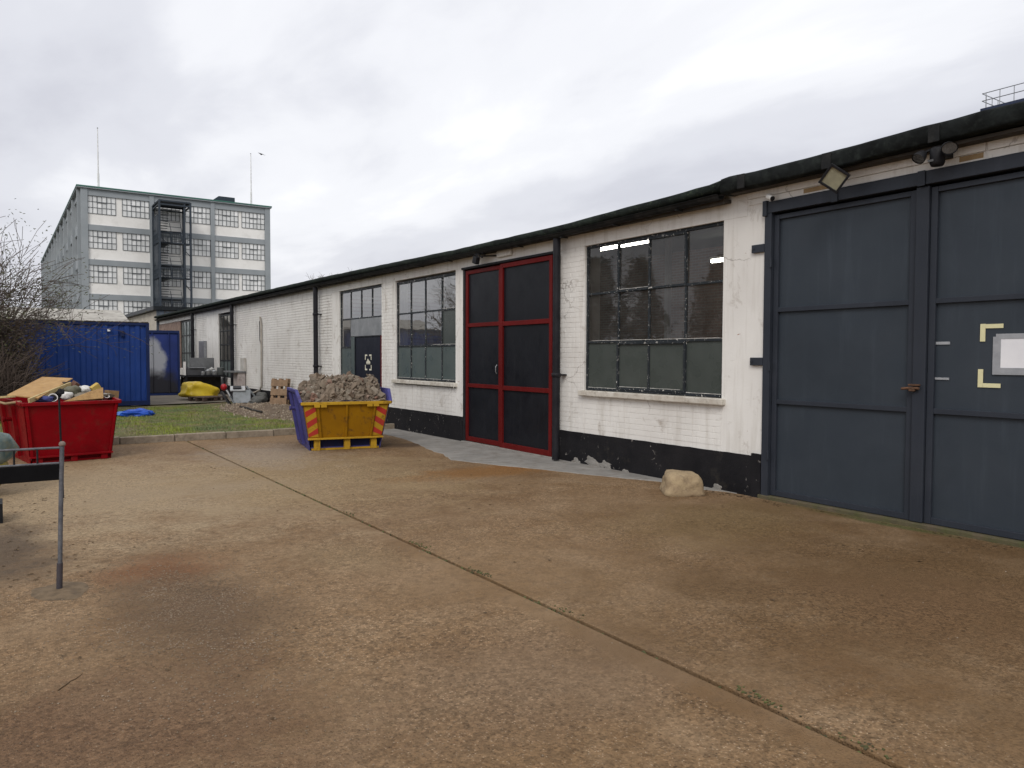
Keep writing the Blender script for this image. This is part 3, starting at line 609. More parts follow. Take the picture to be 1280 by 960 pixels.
for y in (3.72, 4.6): 
    q = MB(); q.box(WX-.05, WX-.037, y-.035, y+.035, 3.19, 3.33); q.build('frame_bar', MT['grey_frame'], DF, bevel=.003)
q = MB(); q.box(GX+.06, GX+.08, 1.98, 5.46, 0, 3.33); q.build('door_backing', MT['black_metal'], DF)
for z in (2.825, 1.55):
    q = MB(); q.box(WX-.035, WX-.004, 5.46, 5.63, z-.045, z+.045); q.tube([(WX-.036, 5.60, z), (WX-.045, 5.60, z)], .012, 8); q.build('fixing_lug', MT['grey_frame'], DF, bevel=.004)
for z in (.45, 1.45, 2.6):
    q = MB(); q.tube([(WX-.035, 5.367, z), (WX-.035, 5.367, z+.1)], .014, 8); q.build('hinge', MT['grey_frame'], DF)
q = MB(); q.box(WX-.05, WX-.012, 3.70, 3.80, 1.335, 1.352); q.tube([(WX-.05, 3.86, 1.305), (WX-.045, 3.78, 1.315), (WX-.04, 3.70, 1.312)], .013, 8); q.box(WX-.055, WX-.03, 3.735, 3.79, 1.285, 1.325); q.build('door_bolt', MT['rust'], DF, bevel=.003)
def mark(y0, y1, z0, z1, mat, name, t=.002): 
    q = MB(); q.box(GX-.0075-t, GX-.0055, min(y0, y1), max(y0, y1), z0, z1); return q.build(name, mat, GD2)
for (a, b, c, d) in ((3.215, 3.173, 1.745, 1.90), (3.172, 3.03, 1.86, 1.897), (3.225, 3.183, 1.34, 1.50), (3.182, 3.04, 1.34, 1.377)): mark(a, b, c, d, MT['cream'], 'corner_mark')
for (a, b, c, d) in ((2.45, 2.408, 1.745, 1.90), (2.60, 2.451, 1.86, 1.897), (2.45, 2.408, 1.34, 1.50), (2.60, 2.451, 1.34, 1.377)): mark(a, b, c, d, MT['cream'], 'corner_mark')
mark(3.69-.04, 3.47, 1.722, 1.748, MT['tape'], 'tape_strip')
q = MB(); pts = [(3.64-.17*i/14, 1.398+.004*mnoise.noise(Vector((i*1.3, 0, 0)))) for i in range(15)]; pt2 = [(3.64-.17*i/14, 1.418+.006*mnoise.noise(Vector((i*1.9, 4, 0)))) for i in range(15)]
q.prism(pts+pt2[::-1], 0, GX-.0095, GX-.0055); q.build('tape_strip', MT['tape'], GD2)
NO = thing('notice', (GX, 2.86, 1.64), 'white paper notice edged with grey tape on the right grey steel door', 'notice')
q = MB(); q.box(GX-.0085, GX-.0060, 2.66, 3.06, 1.505, 1.785); q.build('paper', MT['paper'], NO)
for a, b, c, d, t in ((3.045, 3.108, 1.455, 1.785, .0), (2.63, 3.085, 1.765, 1.81, .001), (2.63, 3.107, 1.455, 1.515, .002), (2.62, 2.68, 1.455, 1.79, 0)):
    q = MB(); q.box(GX-.0105-t, GX-.0087-t*.9, a, b, c, d); q.build('tape_strip', MT['tape'], NO)
# red doors
RX = WX+.03
leaf('red_framed_door', 10.87, 12.05, .04, 3.165, [1.065, 2.165], RX, RX-.03, 'blackpanel', 'red', .072, .07)
leaf('red_framed_door', 9.385, 10.865, .03, 3.175, [1.06, 2.155], RX-.02, RX-.055, 'blackpanel', 'red', .08, .075)
RF = thing_part('door_frame')
for a, b, c, d, x in ((12.052, 12.135, 0, 3.19, -.01), (9.30, 9.383, 0, 3.19, -.015), (9.27, 12.14, 3.185, 3.225, -.045)):
    q = MB(); q.box(WX+x, WX+.12, a, b, c, d); q.build('frame_bar', MT['black_metal'], RF, bevel=.006)
q = MB(); q.box(RX+.05, RX+.07, 9.38, 12.06, 0, 3.19); q.build('door_backing', MT['black_metal'], RF)
for z in (2.78, 1.62):
    q = MB(); q.box(WX-.03, WX-.0155, 9.2, 9.36, z-.045, z+.045); q.build('hinge_strap', MT['black_metal'], RF, bevel=.003)
q = MB(); q.box(WX-.022, WX-.001, 9.205, 9.298, .49, 3.15); q.build('white_strip', MT['white'], RF, bevel=.003)
q = MB(); q.tube([(RX-.06, 10.945, 1.30), (RX-.085, 10.945, 1.33), (RX-.085, 10.94, 1.42), (RX-.06, 10.94, 1.45)], .009, 6); q.build('door_handle', MT['galv'], RF)
# navy personnel door
q = MB(); q.box(WX+.015, WX+.06, 15.79, 17.29, .02, 2.04); BD = q.build('personnel_door', MT['bluedoor'], WH, bevel=.004)
q = MB(); q.box(WX-.01, WX+.07, 15.752, 15.787, 0, 2.06); q.build('door_jamb', MT['red'], BD)
q = MB(); q.box(WX+.0, WX+.07, 17.295, 17.32, 0, 2.06); q.box(WX+0.0, WX+.07, 15.79, 17.295, 2.045, 2.065); q.build('door_jamb', MT['bar_clean'], BD)
EM = simple('pale_emblem', (.68, .66, .52), (.6, .58, .48), .6, 9, .0)
def em(y0, y1, z0, z1): 
    q = MB(); q.box(WX+.012, WX+.0148, y0, y1, z0, z1); q.build('emblem_mark', EM, BD)
cy_, cz_ = 16.53, 1.445
for sy in (-1, 1):
    for sz in (-1, 1):
        a = cy_+sy*.185; z = cz_+sz*.185; em(min(a, a-sy*.035), max(a, a-sy*.035), min(z, z-sz*.125), max(z, z-sz*.125)); em(min(a-sy*.036, a-sy*.125), max(a-sy*.036, a-sy*.125), min(z, z-sz*.035), max(z, z-sz*.035))
cz_ += .035
q = MB(); q.prism([(cy_+.115, cz_-.05), (cy_-.115, cz_-.05), (cy_-.115, cz_-.025), (cy_-.07, cz_+.0), (cy_-.035, cz_+.01), (cy_+.01, cz_+.055), (cy_+.05, cz_+.03), (cy_+.07, cz_-.01), (cy_+.115, cz_-.025)], 0, WX+.012, WX+.0148); q.build('emblem_mark', EM, BD)
em(cy_-.115, cy_+.115, cz_-.076, cz_-.06)
# inside -----------------------------------------------------------------
m = MB(); m.box(WX+TH, 15.6, 5.6, 43.9, -.02, .02); m.build('interior_floor', MT['pad'], WH)
m = MB(); m.box(15.6, 15.8, -8, 44, 0, 4.5); m.build('interior_wall', MT['ibrick'], WH)
for a in (5.5, 27.9, 43.9, -8):
    m = MB(); m.prism([(WX+TH, 0), (15.6, 0), (15.6, 4.4), (WX+TH, 3.5)], 1, a, a+.1); m.build('partition_wall', MT['ibrick'], WH)
m = MB(); m.prism([(15.82, 4.66), (24, 3.6), (24, 3.5), (15.82, 4.56)], 1, -8, 44); m.build('back_roof', MT['moss'], WH)
wp = simple('white_post_paint', (.45, .45, .44), (.36, .36, .35), .6, 4, .1)
for x, y, w_ in ((8.6, 10.15, .07), (8.9, 10.45, .05), (9.2, 8.95, .04)):
    m = MB(); m.box(x-w_, x+w_, y-w_, y+w_, .02, 3.75); m.build('interior_post', wp, WH)
m = MB(); m.box(14.9, 15.58, 9, 17, 1.0, 1.06); m.box(15.0, 15.5, 9, 9.05, 0, 1.0); m.box(15.0, 15.5, 16.9, 17, 0, 1.0); m.build('shelf', wp, WH)
TUBE = NT('lit_tube'); TUBE.set(TUBE.p.inputs['Emission Color'], (1, .96, .88, 1)); TUBE.set(TUBE.p.inputs['Emission Strength'], 28.); TUBE = TUBE.m
def striplight(x, y0, y1, z, label):
    t = thing('strip_light', (x, (y0+y1)/2, z), label, 'light', 'lit strip lights inside the workshop')
    q = MB(); q.tube([(x, y0, z), (x, y1, z)], .035, 8); q.build('tube', TUBE, t)
    q = MB(); q.box(x-.04, x+.04, y0-.03, y1+.03, z+.04, z+.09); q.tube([(x, (y0+y1)/2, z+.09), (x, (y0+y1)/2, 3.95+.1*(x-10))], .008, 6); q.build('batten', MT['whiteplastic'], t)
striplight(10.0, 10.2, 11.75, 3.745, 'lit strip light seen at the upper left of the big near window')
striplight(13.0, 9.6, 11.34, 3.70, 'lit strip light at the right edge of the big near window')

# ------------------------------------------------------------------ fittings on the workshop wall
def aim(fwd, upv=(0, 0, 1)):
    """3x3 whose local -Y looks along fwd"""
    f = Vector(fwd).normalized(); y = -f; x = y.cross(Vector(upv)).normalized(); z = x.cross(y); return Matrix((x, y, z)).transposed()
FL = thing('floodlight', (WX, 4.55, 3.42), 'square black floodlight tilted on edge above the grey double doors', 'floodlight')
mf = aim((-.85, -.40, -.34)) @ rotm('Y', R(38)); c0 = Vector((6.82, 4.42, 3.355))
q = MB(); q.obox(c0+mf @ Vector((0, .03, 0)), (.20, .05, .20), mf); q.build('housing', MT['black_metal'], FL, bevel=.008)
q = MB()
for a, b, w_, h_ in ((0, .095, .215, .022), (0, -.095, .215, .022), (.095, 0, .022, .168), (-.095, 0, .022, .168)): q.obox(c0+mf @ Vector((a, -.008, b)), (w_, .028, h_), mf)
q.build('bezel', MT['black_metal'], FL, bevel=.003)
q = MB(); q.obox(c0+mf @ Vector((0, .0, 0)), (.168, .01, .168), mf); q.build('front_glass', MT['lamp_glass'], FL)
q = MB(); q.tube([c0+mf @ Vector((.07, .05, .02)), (7.0, 4.46, 3.43), (WX, 4.50, 3.46)], .016, 6); q.box(WX-.02, WX-.0005, 4.45, 4.56, 3.42, 3.50); q.build('bracket', MT['black_metal'], FL)
SP = thing('sensor_light', (WX, 3.56, 3.42), 'black twin spotlight with sensor box above the right grey door', 'floodlight')
q = MB(); q.lathe([(.012, -.10), (.05, -.096), (.062, -.07), (.062, .05), (.045, .068), (.0, .07)], (6.93, 3.49, 3.40), 16); q.box(6.95, WX-.022, 3.45, 3.53, 3.39, 3.46); q.build('sensor_box', MT['black_metal'], SP)
q = MB(); q.box(6.862, 6.87, 3.49, 3.54, 3.335, 3.355); q.build('sensor_window', MT['lens'], SP)
for (cx_, cy2, cz2, d) in ((6.86, 3.61, 3.395, (-.62, .30, -.72)), (6.86, 3.36, 3.425, (-.62, -.62, -.5))):
    mm = aim(d); c = Vector((cx_, cy2, cz2)); q = MB(); n = 14; rings = []
    for t, r in ((.065, .012), (.055, .03), (.03, .046), (0, .056), (-.025, .060)): rings.append([c+mm @ Vector((r*1.15*math.cos(6.2832*i/n), t, r*.95*math.sin(6.2832*i/n))) for i in range(n)])
    q.add([p for r_ in rings for p in r_], [(k*n+i, k*n+(i+1) % n, (k+1)*n+(i+1) % n, (k+1)*n+i) for k in range(4) for i in range(n)], True); q.add(rings[0], [tuple(range(n))])
    h = q.build('lamp_head', MT['black_metal'], SP); q = MB(); q.add([c+mm @ Vector((.062*math.cos(6.2832*i/n), -.018, .05*math.sin(6.2832*i/n))) for i in range(n)], [tuple(range(n-1, -1, -1))]); q.build('lamp_glass', MT['lens'], h)
    q = MB(); q.tube([c+mm @ Vector((0, .05, 0)), (6.93, 3.49+(cy2-3.49)*.35, 3.46)], .012, 6); q.build('arm', MT['black_metal'], SP)
SC = thing('security_camera', (WX, 5.38, 3.37), 'small white bullet camera at the corner of the grey door frame', 'camera')
q = MB(); mm = aim((-.35, -.9, -.42)); c = Vector((7.04, 5.33, 3.35)); q.tube([c+mm @ Vector((0, .05, 0)), c-mm @ Vector((0, .045, 0))], .03, 12); q.build('body', MT['whiteplastic'], SC)
q = MB(); q.tube([c-mm @ Vector((0, .046, 0)), c-mm @ Vector((0, .052, 0))], .027, 12); q.build('lens', MT['black_metal'], SC)
q = MB(); q.tube([c+Vector((.01, 0.02, .02)), (WX-.004, 5.40, 3.40)], .01, 6); q.lathe([(.028, 0), (.028, .01)], (WX-.02, 5.40, 3.395), 10); q.build('mount', MT['whiteplastic'], SC)
OB = thing('junction_box', (WX, 3.0, 3.53), 'small rusty box fixed under the eaves at the right edge', 'box'); q = MB(); q.box(WX-.08, WX-.023, 2.96, 3.04, 3.49, 3.55); q.build('body', MT['whiteplastic'], OB, bevel=.004); q = MB(); q.box(WX-.06, WX-.03, 2.98, 3.02, 3.551, 3.57); q.build('cover', MT['rust'], OB)
HB = thing('cable_hook', (WX, 4.33, 3.53), 'small grey hook under the eaves beside the floodlight', 'hook'); q = MB(); q.tube([(WX-.023, 4.33, 3.53), (WX-.08, 4.33, 3.53), (WX-.1, 4.33, 3.545), (WX-.08, 4.33, 3.56)], .012, 6); q.box(WX-.03, WX-.0225, 4.3, 4.36, 3.5, 3.56); q.build('hook', MT['galv'], HB)
# bracket lamp and white bulkhead over the red doors
BR = thing('bracket_light', (WX, 11.27, 3.36), 'black skeletal bracket lamp above the red framed doors', 'lamp')
q = MB(); b0 = Vector((7.0, 11.3, 3.37))
for p, r_ in (((WX, 11.05, 3.46), (6.93, 11.33, 3.42)), ((WX, 11.0, 3.40), (6.93, 11.25, 3.36)), ((6.93, 11.48, 3.46), (6.93, 11.22, 3.30)), ((6.93, 11.48, 3.46), (6.93, 11.22, 3.47)), ((6.93, 11.22, 3.47), (6.93, 11.1, 3.36)), ((6.93, 11.33, 3.40), (6.93, 11.12, 3.30)), ((WX, 10.95, 3.33), (6.95, 11.25, 3.335))): q.tube([p, r_], .012, 6)
q.build('bracket', MT['black_metal'], BR)
q = MB(); q.obox((6.95, 11.36, 3.28), (.08, .13, .13), rotm('X', .3)); q.build('lamp_housing', MT['black_metal'], BR, bevel=.01)
BK = thing('bulkhead_light', (WX, 10.72, 3.35), 'white plastic bulkhead light above the red framed doors', 'light'); q = MB(); q.box(WX-.06, WX-.0045, 10.5, 10.93, 3.285, 3.40); q.build('diffuser', MT['whiteplastic'], BK, bevel=.02)
# bent waste pipe, scorch on the wall, meter box and little camera far along the wall
DP = thing('waste_pipe', (WX, 25, 0), 'thin pale pipe running down the white brick wall and kinking at its foot', 'pipe')
q = MB(); q.tube([(7.1, 25.1, 2.85), (7.1, 24.98, 2.6), (7.1, 24.98, 1.5), (7.1, 25.0, .62), (7.08, 25.12, .46), (7.02, 25.6, .36), (6.98, 26.1, .34), (6.96, 26.6, .48), (6.98, 27.1, .40)], .032, 8); q.build('pipe', simple('dirty_pale_pipe', (.38, .35, .31), (.25, .23, .2), .7, 5, .2), DP)
q = MB(); q.tube([(7.1, 25.06, 2.82), (7.1, 25.16, 2.7), (7.1, 25.15, 2.1), (7.1, 25.0, 1.9)], .012, 6); q.build('cable', MT['black_metal'], DP)
MX_ = thing('meter_box', (WX, 33.4, 1.8), 'flat grey meter box on the far end of the white wall', 'box'); q = MB(); q.box(WX-.12, WX-.004, 32.95, 33.95, 1.3, 2.2); q.build('body', MT['galv'], MX_, bevel=.01)
q = MB(); q.box(WX-.125, WX-.1205, 33.0, 33.9, 1.36, 2.14); q.build('lid', simple('grey_lid', (.17, .17, .19), (.13, .13, .15), .6), MX_)

# ------------------------------------------------------------------ stone by the wall
q = MB(); V, F = ICO[4]; out = []; rs_ = random.Random(21); PL = [(Vector(n).normalized(), d) for n, d in (((1, .1, .1), .62), ((-1, .1, .12), .60), ((0, 1, 0), .66), ((.1, -1, .1), .64), ((0, 0, 1), .60), ((.15, .1, 1), .61), ((0, 0, -1), .5), ((1, 1, .3), .80), ((-1, 1, .6), .80), ((1, -1, .6), .82), ((-1, -1, .4), .78), ((0, 1, 1), .78), ((0, -1, 1), .76), ((1, 0, 1), .8), ((-1, 0, 1), .74))]
for v in V:
    inv = sum(max(0, v.dot(n)/d)**14 for n, d in PL)**(1/14); w_ = v/inv
    n_ = 1+.07*mnoise.noise(v*2.1+Vector((3, 1, 8)))+.05*mnoise.noise(v*5.3)+.03*abs(mnoise.noise(v*11))
    if v.x < -.2: n_ -= .16*max(0, .5-((v.y*1.5-.1)**2+(v.z*2.2-.1)**2))
    w_ = w_*n_; out.append(Vector((w_.x*.33, w_.y*.36, w_.z*.25+.095)))
q.add(out, F, True)
ST = q.build('stone', simple('sandy_stone', (.38, .29, .175), (.28, .205, .125), .95, 5, 1., 30, dirt=.75, dirtc=(.17, .125, .085)))
ST.location = (6.62, 6.2, .015); ST.rotation_euler = (0, 0, R(-32)); tag(ST, 'rounded sandy boulder lying at the foot of the black band', 'stone')

# ------------------------------------------------------------------ barrier with post at the left
BA = thing('barrier', (.33, 5.92, 0), 'grey metal post and rails with a black board at the left edge', 'barrier')
pg = simple('worn_post_paint', (.075, .08, .095), (.14, .145, .16), .5, 14, .3, metal=.2, dirt=.3, dirtc=(.05, .03, .02))
q = MB(); q.tube([(.318, 5.92, 0), (.330, 5.92, .45), (.347, 5.92, .985)], .0145, 12); q.build('post', pg, BA)
q = MB(); q.tube([(.316, 5.92, 0), (.322, 5.92, .19)], .019, 12); q.build('sleeve', simple('sleeve', (.03, .03, .04), (.06, .05, .055), .6), BA)
q = MB(); q.lathe([(.0, 0), (.018, .001), (.021, .012), (.018, .024), (.010, .031), (0, .033)], (.348, 5.92, .983), 12); q.build('post_cap', simple('worn_cap', (.24, .19, .16), (.15, .12, .1), .6, 30), BA)
for z in (.972, .868):
    q = MB(); q.tube([(.345, 5.925, z), (-.6, 5.925, z+.006), (-2.2, 5.925, z+.012)], .008, 8); q.build('rail', pg, BA)
for x in (.005+.08*0+.07, .205, -.15, -.4, -.7, -1.0, -1.3, -1.6, -1.9):
    q = MB(); q.tube([(x, 5.925, .868), (x, 5.925, .972)], .0065, 6); q.build('baluster', MT['black_metal'], BA)
q = MB(); q.box(-2.2, .330, 5.918, 5.932, .755, .862); q.build('board', simple('black_board', (.004, .004, .005), (.007, .007, .008), .5, 5, .05, spec=.1), BA, bevel=.003)
q = MB(); q.tube([(-2.2, 5.92, 0), (-2.2, 5.92, .985)], .017, 12); q.build('post', pg, BA)
q = MB(); n = 26; vs_ = [(.32+(.17+.06*mnoise.noise(Vector((math.cos(6.283*i/n)*1.4, math.sin(6.283*i/n)*1.4, 3))))*math.cos(6.283*i/n)*1.05, 5.92+(.17+.06*mnoise.noise(Vector((math.cos(6.283*i/n)*1.4, math.sin(6.283*i/n)*1.4, 3))))*math.sin(6.283*i/n)*1.3, .001) for i in range(n)]
q.add(vs_+[(.32+(x-.32)*.6, 5.92+(y-5.92)*.6, .012) for x, y, z in vs_]+[(.32, 5.92, .018)], [(i, (i+1) % n, n+(i+1) % n, n+i) for i in range(n)]+[(n+i, n+(i+1) % n, 2*n) for i in range(n)], True)
q.build('cement_footing', simple('footing_cement', (.17, .12, .072), (.10, .07, .042), .95, 14, .6, 90), BA)
RD = MB(); RD.tube([(.352, 5.975, .62), (.338, 5.975, 1.31)], .0065, 6); RD = RD.build('rod', MT['black_metal'], origin=(.35, 5.975, 0)); tag(RD, 'thin black rod tied upright behind the barrier post', 'rod')
# low dark frame at the very edge, and the filled sack behind the barrier
q = MB(); q.box(-.5, .012, 8.60, 8.64, .0, .16); q.box(-.5, .012, 8.9, 8.94, 0, .16); q.box(-.5, .012, 8.60, 8.94, .16, .185); LT = q.build('trestle', MT['black_metal'], origin=(-.2, 8.75, 0)); tag(LT, 'dark low trestle cut off by the left edge', 'trestle')
SK = thing('rubbish_sack', (-.22, 10.4, 0), 'bulging teal and yellow rubbish sack behind the barrier at the left edge', 'sack')
def blob(c, r, jit, seed, sub=3, mat=None, name='body', parent=None, sq=1.):
    q = MB(); V, F = ICO[sub]; c = Vector(c); out = []
    for v in V:
        n_ = 1+jit*mnoise.noise(v*1.4+Vector((seed,)*3))+jit*.6*mnoise.noise(v*3.5+Vector((seed,)*3))+jit*.35*abs(mnoise.noise(v*7+Vector((seed*2,)*3)))
        out.append(c+Vector((v.x*r[0], v.y*r[1], v.z*r[2]))*n_)
    q.add(out, F, True); return q.build(name, mat, parent)
teal = simple('teal_sack', (.04, .09, .10), (.17, .21, .20), .4, 5, .4, 18, dirt=.35, dirtc=(.28, .2, .05))
blob((-.38, 10.45, .28), (.45, .42, .32), .16, 4.2, 3, simple('yellow_sack', (.33, .27, .03), (.2, .15, .03), .55, 6, .4, 20), 'lower_sack', SK)
blob((-.33, 10.45, .52), (.46, .40, .32), .2, 8.7, 3, teal, 'upper_sack', SK); blob((-.27, 10.5, .86), (.25, .24, .2), .3, 2.2, 3, simple('dark_green_bag', (.012, .03, .022), (.03, .05, .035), .35, 6, .4, 18), 'tied_top', SK)

# ------------------------------------------------------------------ skips
def V3(a, b, t): return Vector(a).lerp(Vector(b), t)
def quadplate(q, a, b, c, d, t):
    """plate through four corners, thickness t to the inside (along -normal)"""
    a, b, c, d = map(Vector, (a, b, c, d)); n = (b-a).cross(d-a).normalized()*t
    q.add([a, b, c, d, a-n, b-n, c-n, d-n], [(0, 1, 2, 3), (7, 6, 5, 4), (0, 4, 5, 1), (1, 5, 6, 2), (2, 6, 7, 3), (3, 7, 4, 0)])
def bar(q, a, b, w_, h_, upv=(0, 0, 1)):
    a, b = Vector(a), Vector(b); d = (b-a); L = d.length; y = d.normalized(); x = y.cross(Vector(upv)).normalized(); z = x.cross(y); q.obox((a+b)/2, (w_, L, h_), Matrix((x, y, z)).transposed())
def skip(loc, rz, bw, bd, fo, eo, h, eh, mside, mend, mtrim, label, zl, chev=None, mlow=None, foot=.1, name='skip'):
    """open waste skip. bw/bd base width/depth, fo/eo outward lean of the sides/ends at the rim, h side height, eh end height"""
    S = thing(name, loc, label, 'skip', rz=R(rz))
    A = lambda x, y, z: Vector((x, y, z))
    f0 = lambda x, z: A(x*(bw) + (2*x-1)*eo*z/h if False else x*bw+(2*x-1)*eo*z/h, -fo*z/h, z)          # front surface
    r0 = lambda x, z: A(x*bw+(2*x-1)*eo*z/h, bd+fo*z/h, z)
    q = MB(); quadplate(q, f0(0, zl), f0(1, zl), f0(1, h), f0(0, h), .012); q.build('side_panel', mside, S, world=False)
    q = MB(); quadplate(q, r0(1, .04), r0(0, .04), r0(0, h), r0(1, h), .012); q.build('side_panel', mend, S, world=False)
    for s in (0, 1):
        e = lambda y, z: A(s*bw+(2*s-1)*eo*z/h, y, z)
        pts = [e(0, .0), e(bd, .0), e(bd+fo, h), e(bd-.12, eh), e(.14, eh), e(-fo, h)]; n = Vector((1-2*s, 0, 0))*.014
        q = MB(); k = len(pts); fs = [tuple(range(k)), tuple(range(2*k-1, k-1, -1))]+[(i, i+k, (i+1) % k+k, (i+1) % k) for i in range(k)]
        if s == 0: fs = [tuple(reversed(f)) for f in fs]
        q.add([p for p in pts]+[p+n for p in pts], fs); EP = q.build('end_panel', mend, S, world=False)
        q = MB(); o = Vector((.03*(2*s-1), 0, 0))
        for a, b in ((pts[2], pts[3]), (pts[3], pts[4]), (pts[4], pts[5])): bar(q, a+o*.6, b+o*.6, .05, .05)
        q.build('rim', mend, EP, world=False, bevel=.006)
        for yy in (bd*.28, bd*.72): q = MB(); bar(q, e(yy, .08)+o, e(yy, eh-.06)+o, .03, .05, (1, 0, 0)); q.build('stiffener', mend, EP, world=False)
        q = MB(); zz = eh*.68; q.tube([e(bd*.5, zz)-o*.3, e(bd*.5, zz)+o*3.4], .028, 10); q.tube([e(bd*.5, zz)+o*3.2, e(bd*.5, zz)+o*4], .042, 10); q.build('lifting_lug', mend, EP, world=False)
    q = MB(); bar(q, f0(0, h)+A(-.02, -.02, 0), f0(1, h)+A(.02, -.02, 0), .055, .05); q.build('rim', mtrim, S, world=False, bevel=.006)
    q = MB(); bar(q, r0(0, h)+A(-.02, .02, 0), r0(1, h)+A(.02, .02, 0), .055, .05); q.build('rim', mend, S, world=False, bevel=.006)
    q = MB(); q.box(.02, bw-.02, .03, bd-.02, .03, .05); q.build('floor', mend, S, world=False)
    q = MB(); q.box(.03, bw-.03, .035, .055, .0, zl+.04); q.build('lower_panel', mlow or mside, S, world=False)
    q = MB(); bar(q, f0(0, zl)+A(0, -.03, 0), f0(1, zl)+A(0, -.03, 0), .085, .028); q.build('ledge', mtrim, S, world=False, bevel=.004)
    q = MB(); bar(q, A(.03, -.005, .018), A(bw-.03, -.005, .018), .05, .03); q.build('skid', mtrim, S, world=False)
    for t in (.10, .52, .90):
        q = MB(); q.box(t*bw-foot/2, t*bw+foot/2, -.062, .05, .002, zl-.012); q.build('foot', mtrim, S, world=False, bevel=.005)
    for t in ((.17, .5, .83) if chev else (.03, .97)):
        q = MB(); bar(q, f0(t, zl)+A(0, -.014, 0), f0(t, h-.02)+A(0, -.014, 0), .04, .035, (1, 0, 0)); q.build('rib', mside, S, world=False, bevel=.004)
    if chev:
        for s, (ta, tb) in ((0, (.02, .145)), (1, (.855, .98))):
            z0_, z1_ = zl+.03, h-.05
            q = MB(); P4 = [f0(ta, z0_), f0(tb, z0_), f0(tb, z1_), f0(ta, z1_)]; off = A(0, -.004, 0); quadplate(q, *[p+off for p in P4], .003); cp = q.build('marker_board', chev[0], S, world=False)
            for kk in range(4):
                za = z0_+.0+kk*.19-(.06); pts = []
                lo = lambda z: min(max(z, z0_), z1_)
                zA, zB = (za+.02, za+.12) if s == 0 else (za+.12, za+.02)
                poly = [f0(ta, lo(zA)), f0(tb, lo(zB)), f0(tb, lo(zB+.095)), f0(ta, lo(zA+.095))]
                if (poly[0]-poly[3]).length < .02 and (poly[1]-poly[2]).length < .02: continue
                q = MB(); quadplate(q, *[p+A(0, -.007, 0) for p in poly], .002); q.build('red_stripe', chev[1], cp, world=False)
        for t in (.2, .80):
            q = MB()
            for dt in (-.055, .055): bar(q, f0(t, h-.03)+A(dt-.05, -.05, 0), f0(t, h-.03)+A(dt+.045, -.05, 0), .012, .07)
            q.build('rim_cleat', mtrim, S, world=False, bevel=.003)
    return S, f0
def skip_paint(name, c1, c2, rustamt=.5):
    k = NT(name); P = k.pos(True)
    c = k.mix(k.ramp(k.noise(P, 2, 6, .6), (.35, 0.), (.7, 1.)), c1, c2)
    sc_ = k.noise(k.map(P, (3, 3, 14), rot=(.3, .5, .2)), 3, 7, .7, .4); c = k.mix(k.math('MULTIPLY', k.ramp(sc_, (.66, 0.), (.72, 1.)), .5), c, tuple(min(1, x*1.6+.05) for x in c1))
    r = k.ramp(k.noise(P, 6.5, 8, .72, .3), (.53, 0.), (.66, 1.)); c = k.mix(k.math('MULTIPLY', r, rustamt), c, (.07, .032, .018))
    return k.fin(c, k.ramp(r, (0., .42), (1., .9)), k.bump(k.math('ADD', k.noise(P, 3, 3), k.math('MULTIPLY', k.noise(P, 40, 5), .2)), .3, .015), 0., .1)
ye = skip_paint('yellow_skip_paint', (.29, .140, .006), (.22, .10, .006), .7); yt = skip_paint('yellow_trim_paint', (.46, .28, .025), (.36, .20, .02), .6)
bl = skip_paint('violet_blue_skip_paint', (.075, .075, .235), (.045, .042, .15), .4); rs = skip_paint('red_skip_paint', (.22, .002, .006), (.15, .002, .005), .3)
YS, _f = skip((4.31, 12.40, 0), -11, 1.2, 1.36, .15, .14, .80, 1.0, ye, bl, yt, 'yellow skip with violet-blue ends, heaped with rubble, near the white wall', .2, (yt, simple('marker_red', (.42, .03, .02), (.36, .035, .025), .6)), skip_paint('navy_low_panel', (.012, .016, .06), (.01, .012, .04), .2))
RS, _g = skip((.36, 13.02, 0), 9, 1.08, 1.75, .1, .095, .88, .90, rs, rs, rs, 'bright red skip piled with boards and junk, at the left', .10, None, None, .09)
q = MB(); n = 18; mm = Vector((-.075, .62, .60)); q.add([mm+Vector((.0, .085*math.cos(6.283*i/n), .12*math.sin(6.283*i/n))) for i in range(n)]+[mm+Vector((.03, .085*math.cos(6.283*i/n), .12*math.sin(6.283*i/n))) for i in range(n)], [tuple(range(n-1, -1, -1))]+[(i, (i+1) % n, n+(i+1) % n, n+i) for i in range(n)]); q.build('oval_badge', simple('dark_red_badge', (.10, .008, .012), (.07, .006, .01), .5), RS, world=False)
q = MB(); bar(q, mm+Vector((-.004, .03, .09)), mm+Vector((-.004, -.03, -.09)), .006, .035, (1, 0, 0)); q.build('badge_mark', MT['putty'], RS, world=False)
# rubble in the yellow skip
RH = thing('rubble_heap', (4.95, 12.95, .6), 'heap of broken brick, stone and soil piled above the yellow skip', 'rubble')
MR = Matrix.Rotation(R(-11), 3, 'Z'); Y0 = Vector((4.31, 12.40, 0))
def mound(x, y):      # local skip coordinates
    u = (x-.66)/.86; v = (y-.70)/.80; r = math.sqrt(u*u+v*v); z = .84+.42*max(0, 1-r**1.5)
    z += .16*math.exp(-((x-.16)**2+(y-.9)**2)/.05)+.20*math.exp(-((x-1.24)**2/.035+(y-.75)**2/.3))
    return z+.05*mnoise.noise(Vector((x*4, y*4, 1)))+.025*mnoise.noise(Vector((x*10, y*10, 3)))
m = MB(); nx = ny = 40; V = []
for j in range(ny+1):
    for i in range(nx+1):
        x = -.1+1.40*i/nx; y = -.06+1.45*j/ny; V.append(Y0+MR @ Vector((x, y, mound(x, y)-.03)))
m.add(V, [(j*(nx+1)+i, j*(nx+1)+i+1, (j+1)*(nx+1)+i+1, (j+1)*(nx+1)+i) for j in range(ny) for i in range(nx)], True); 
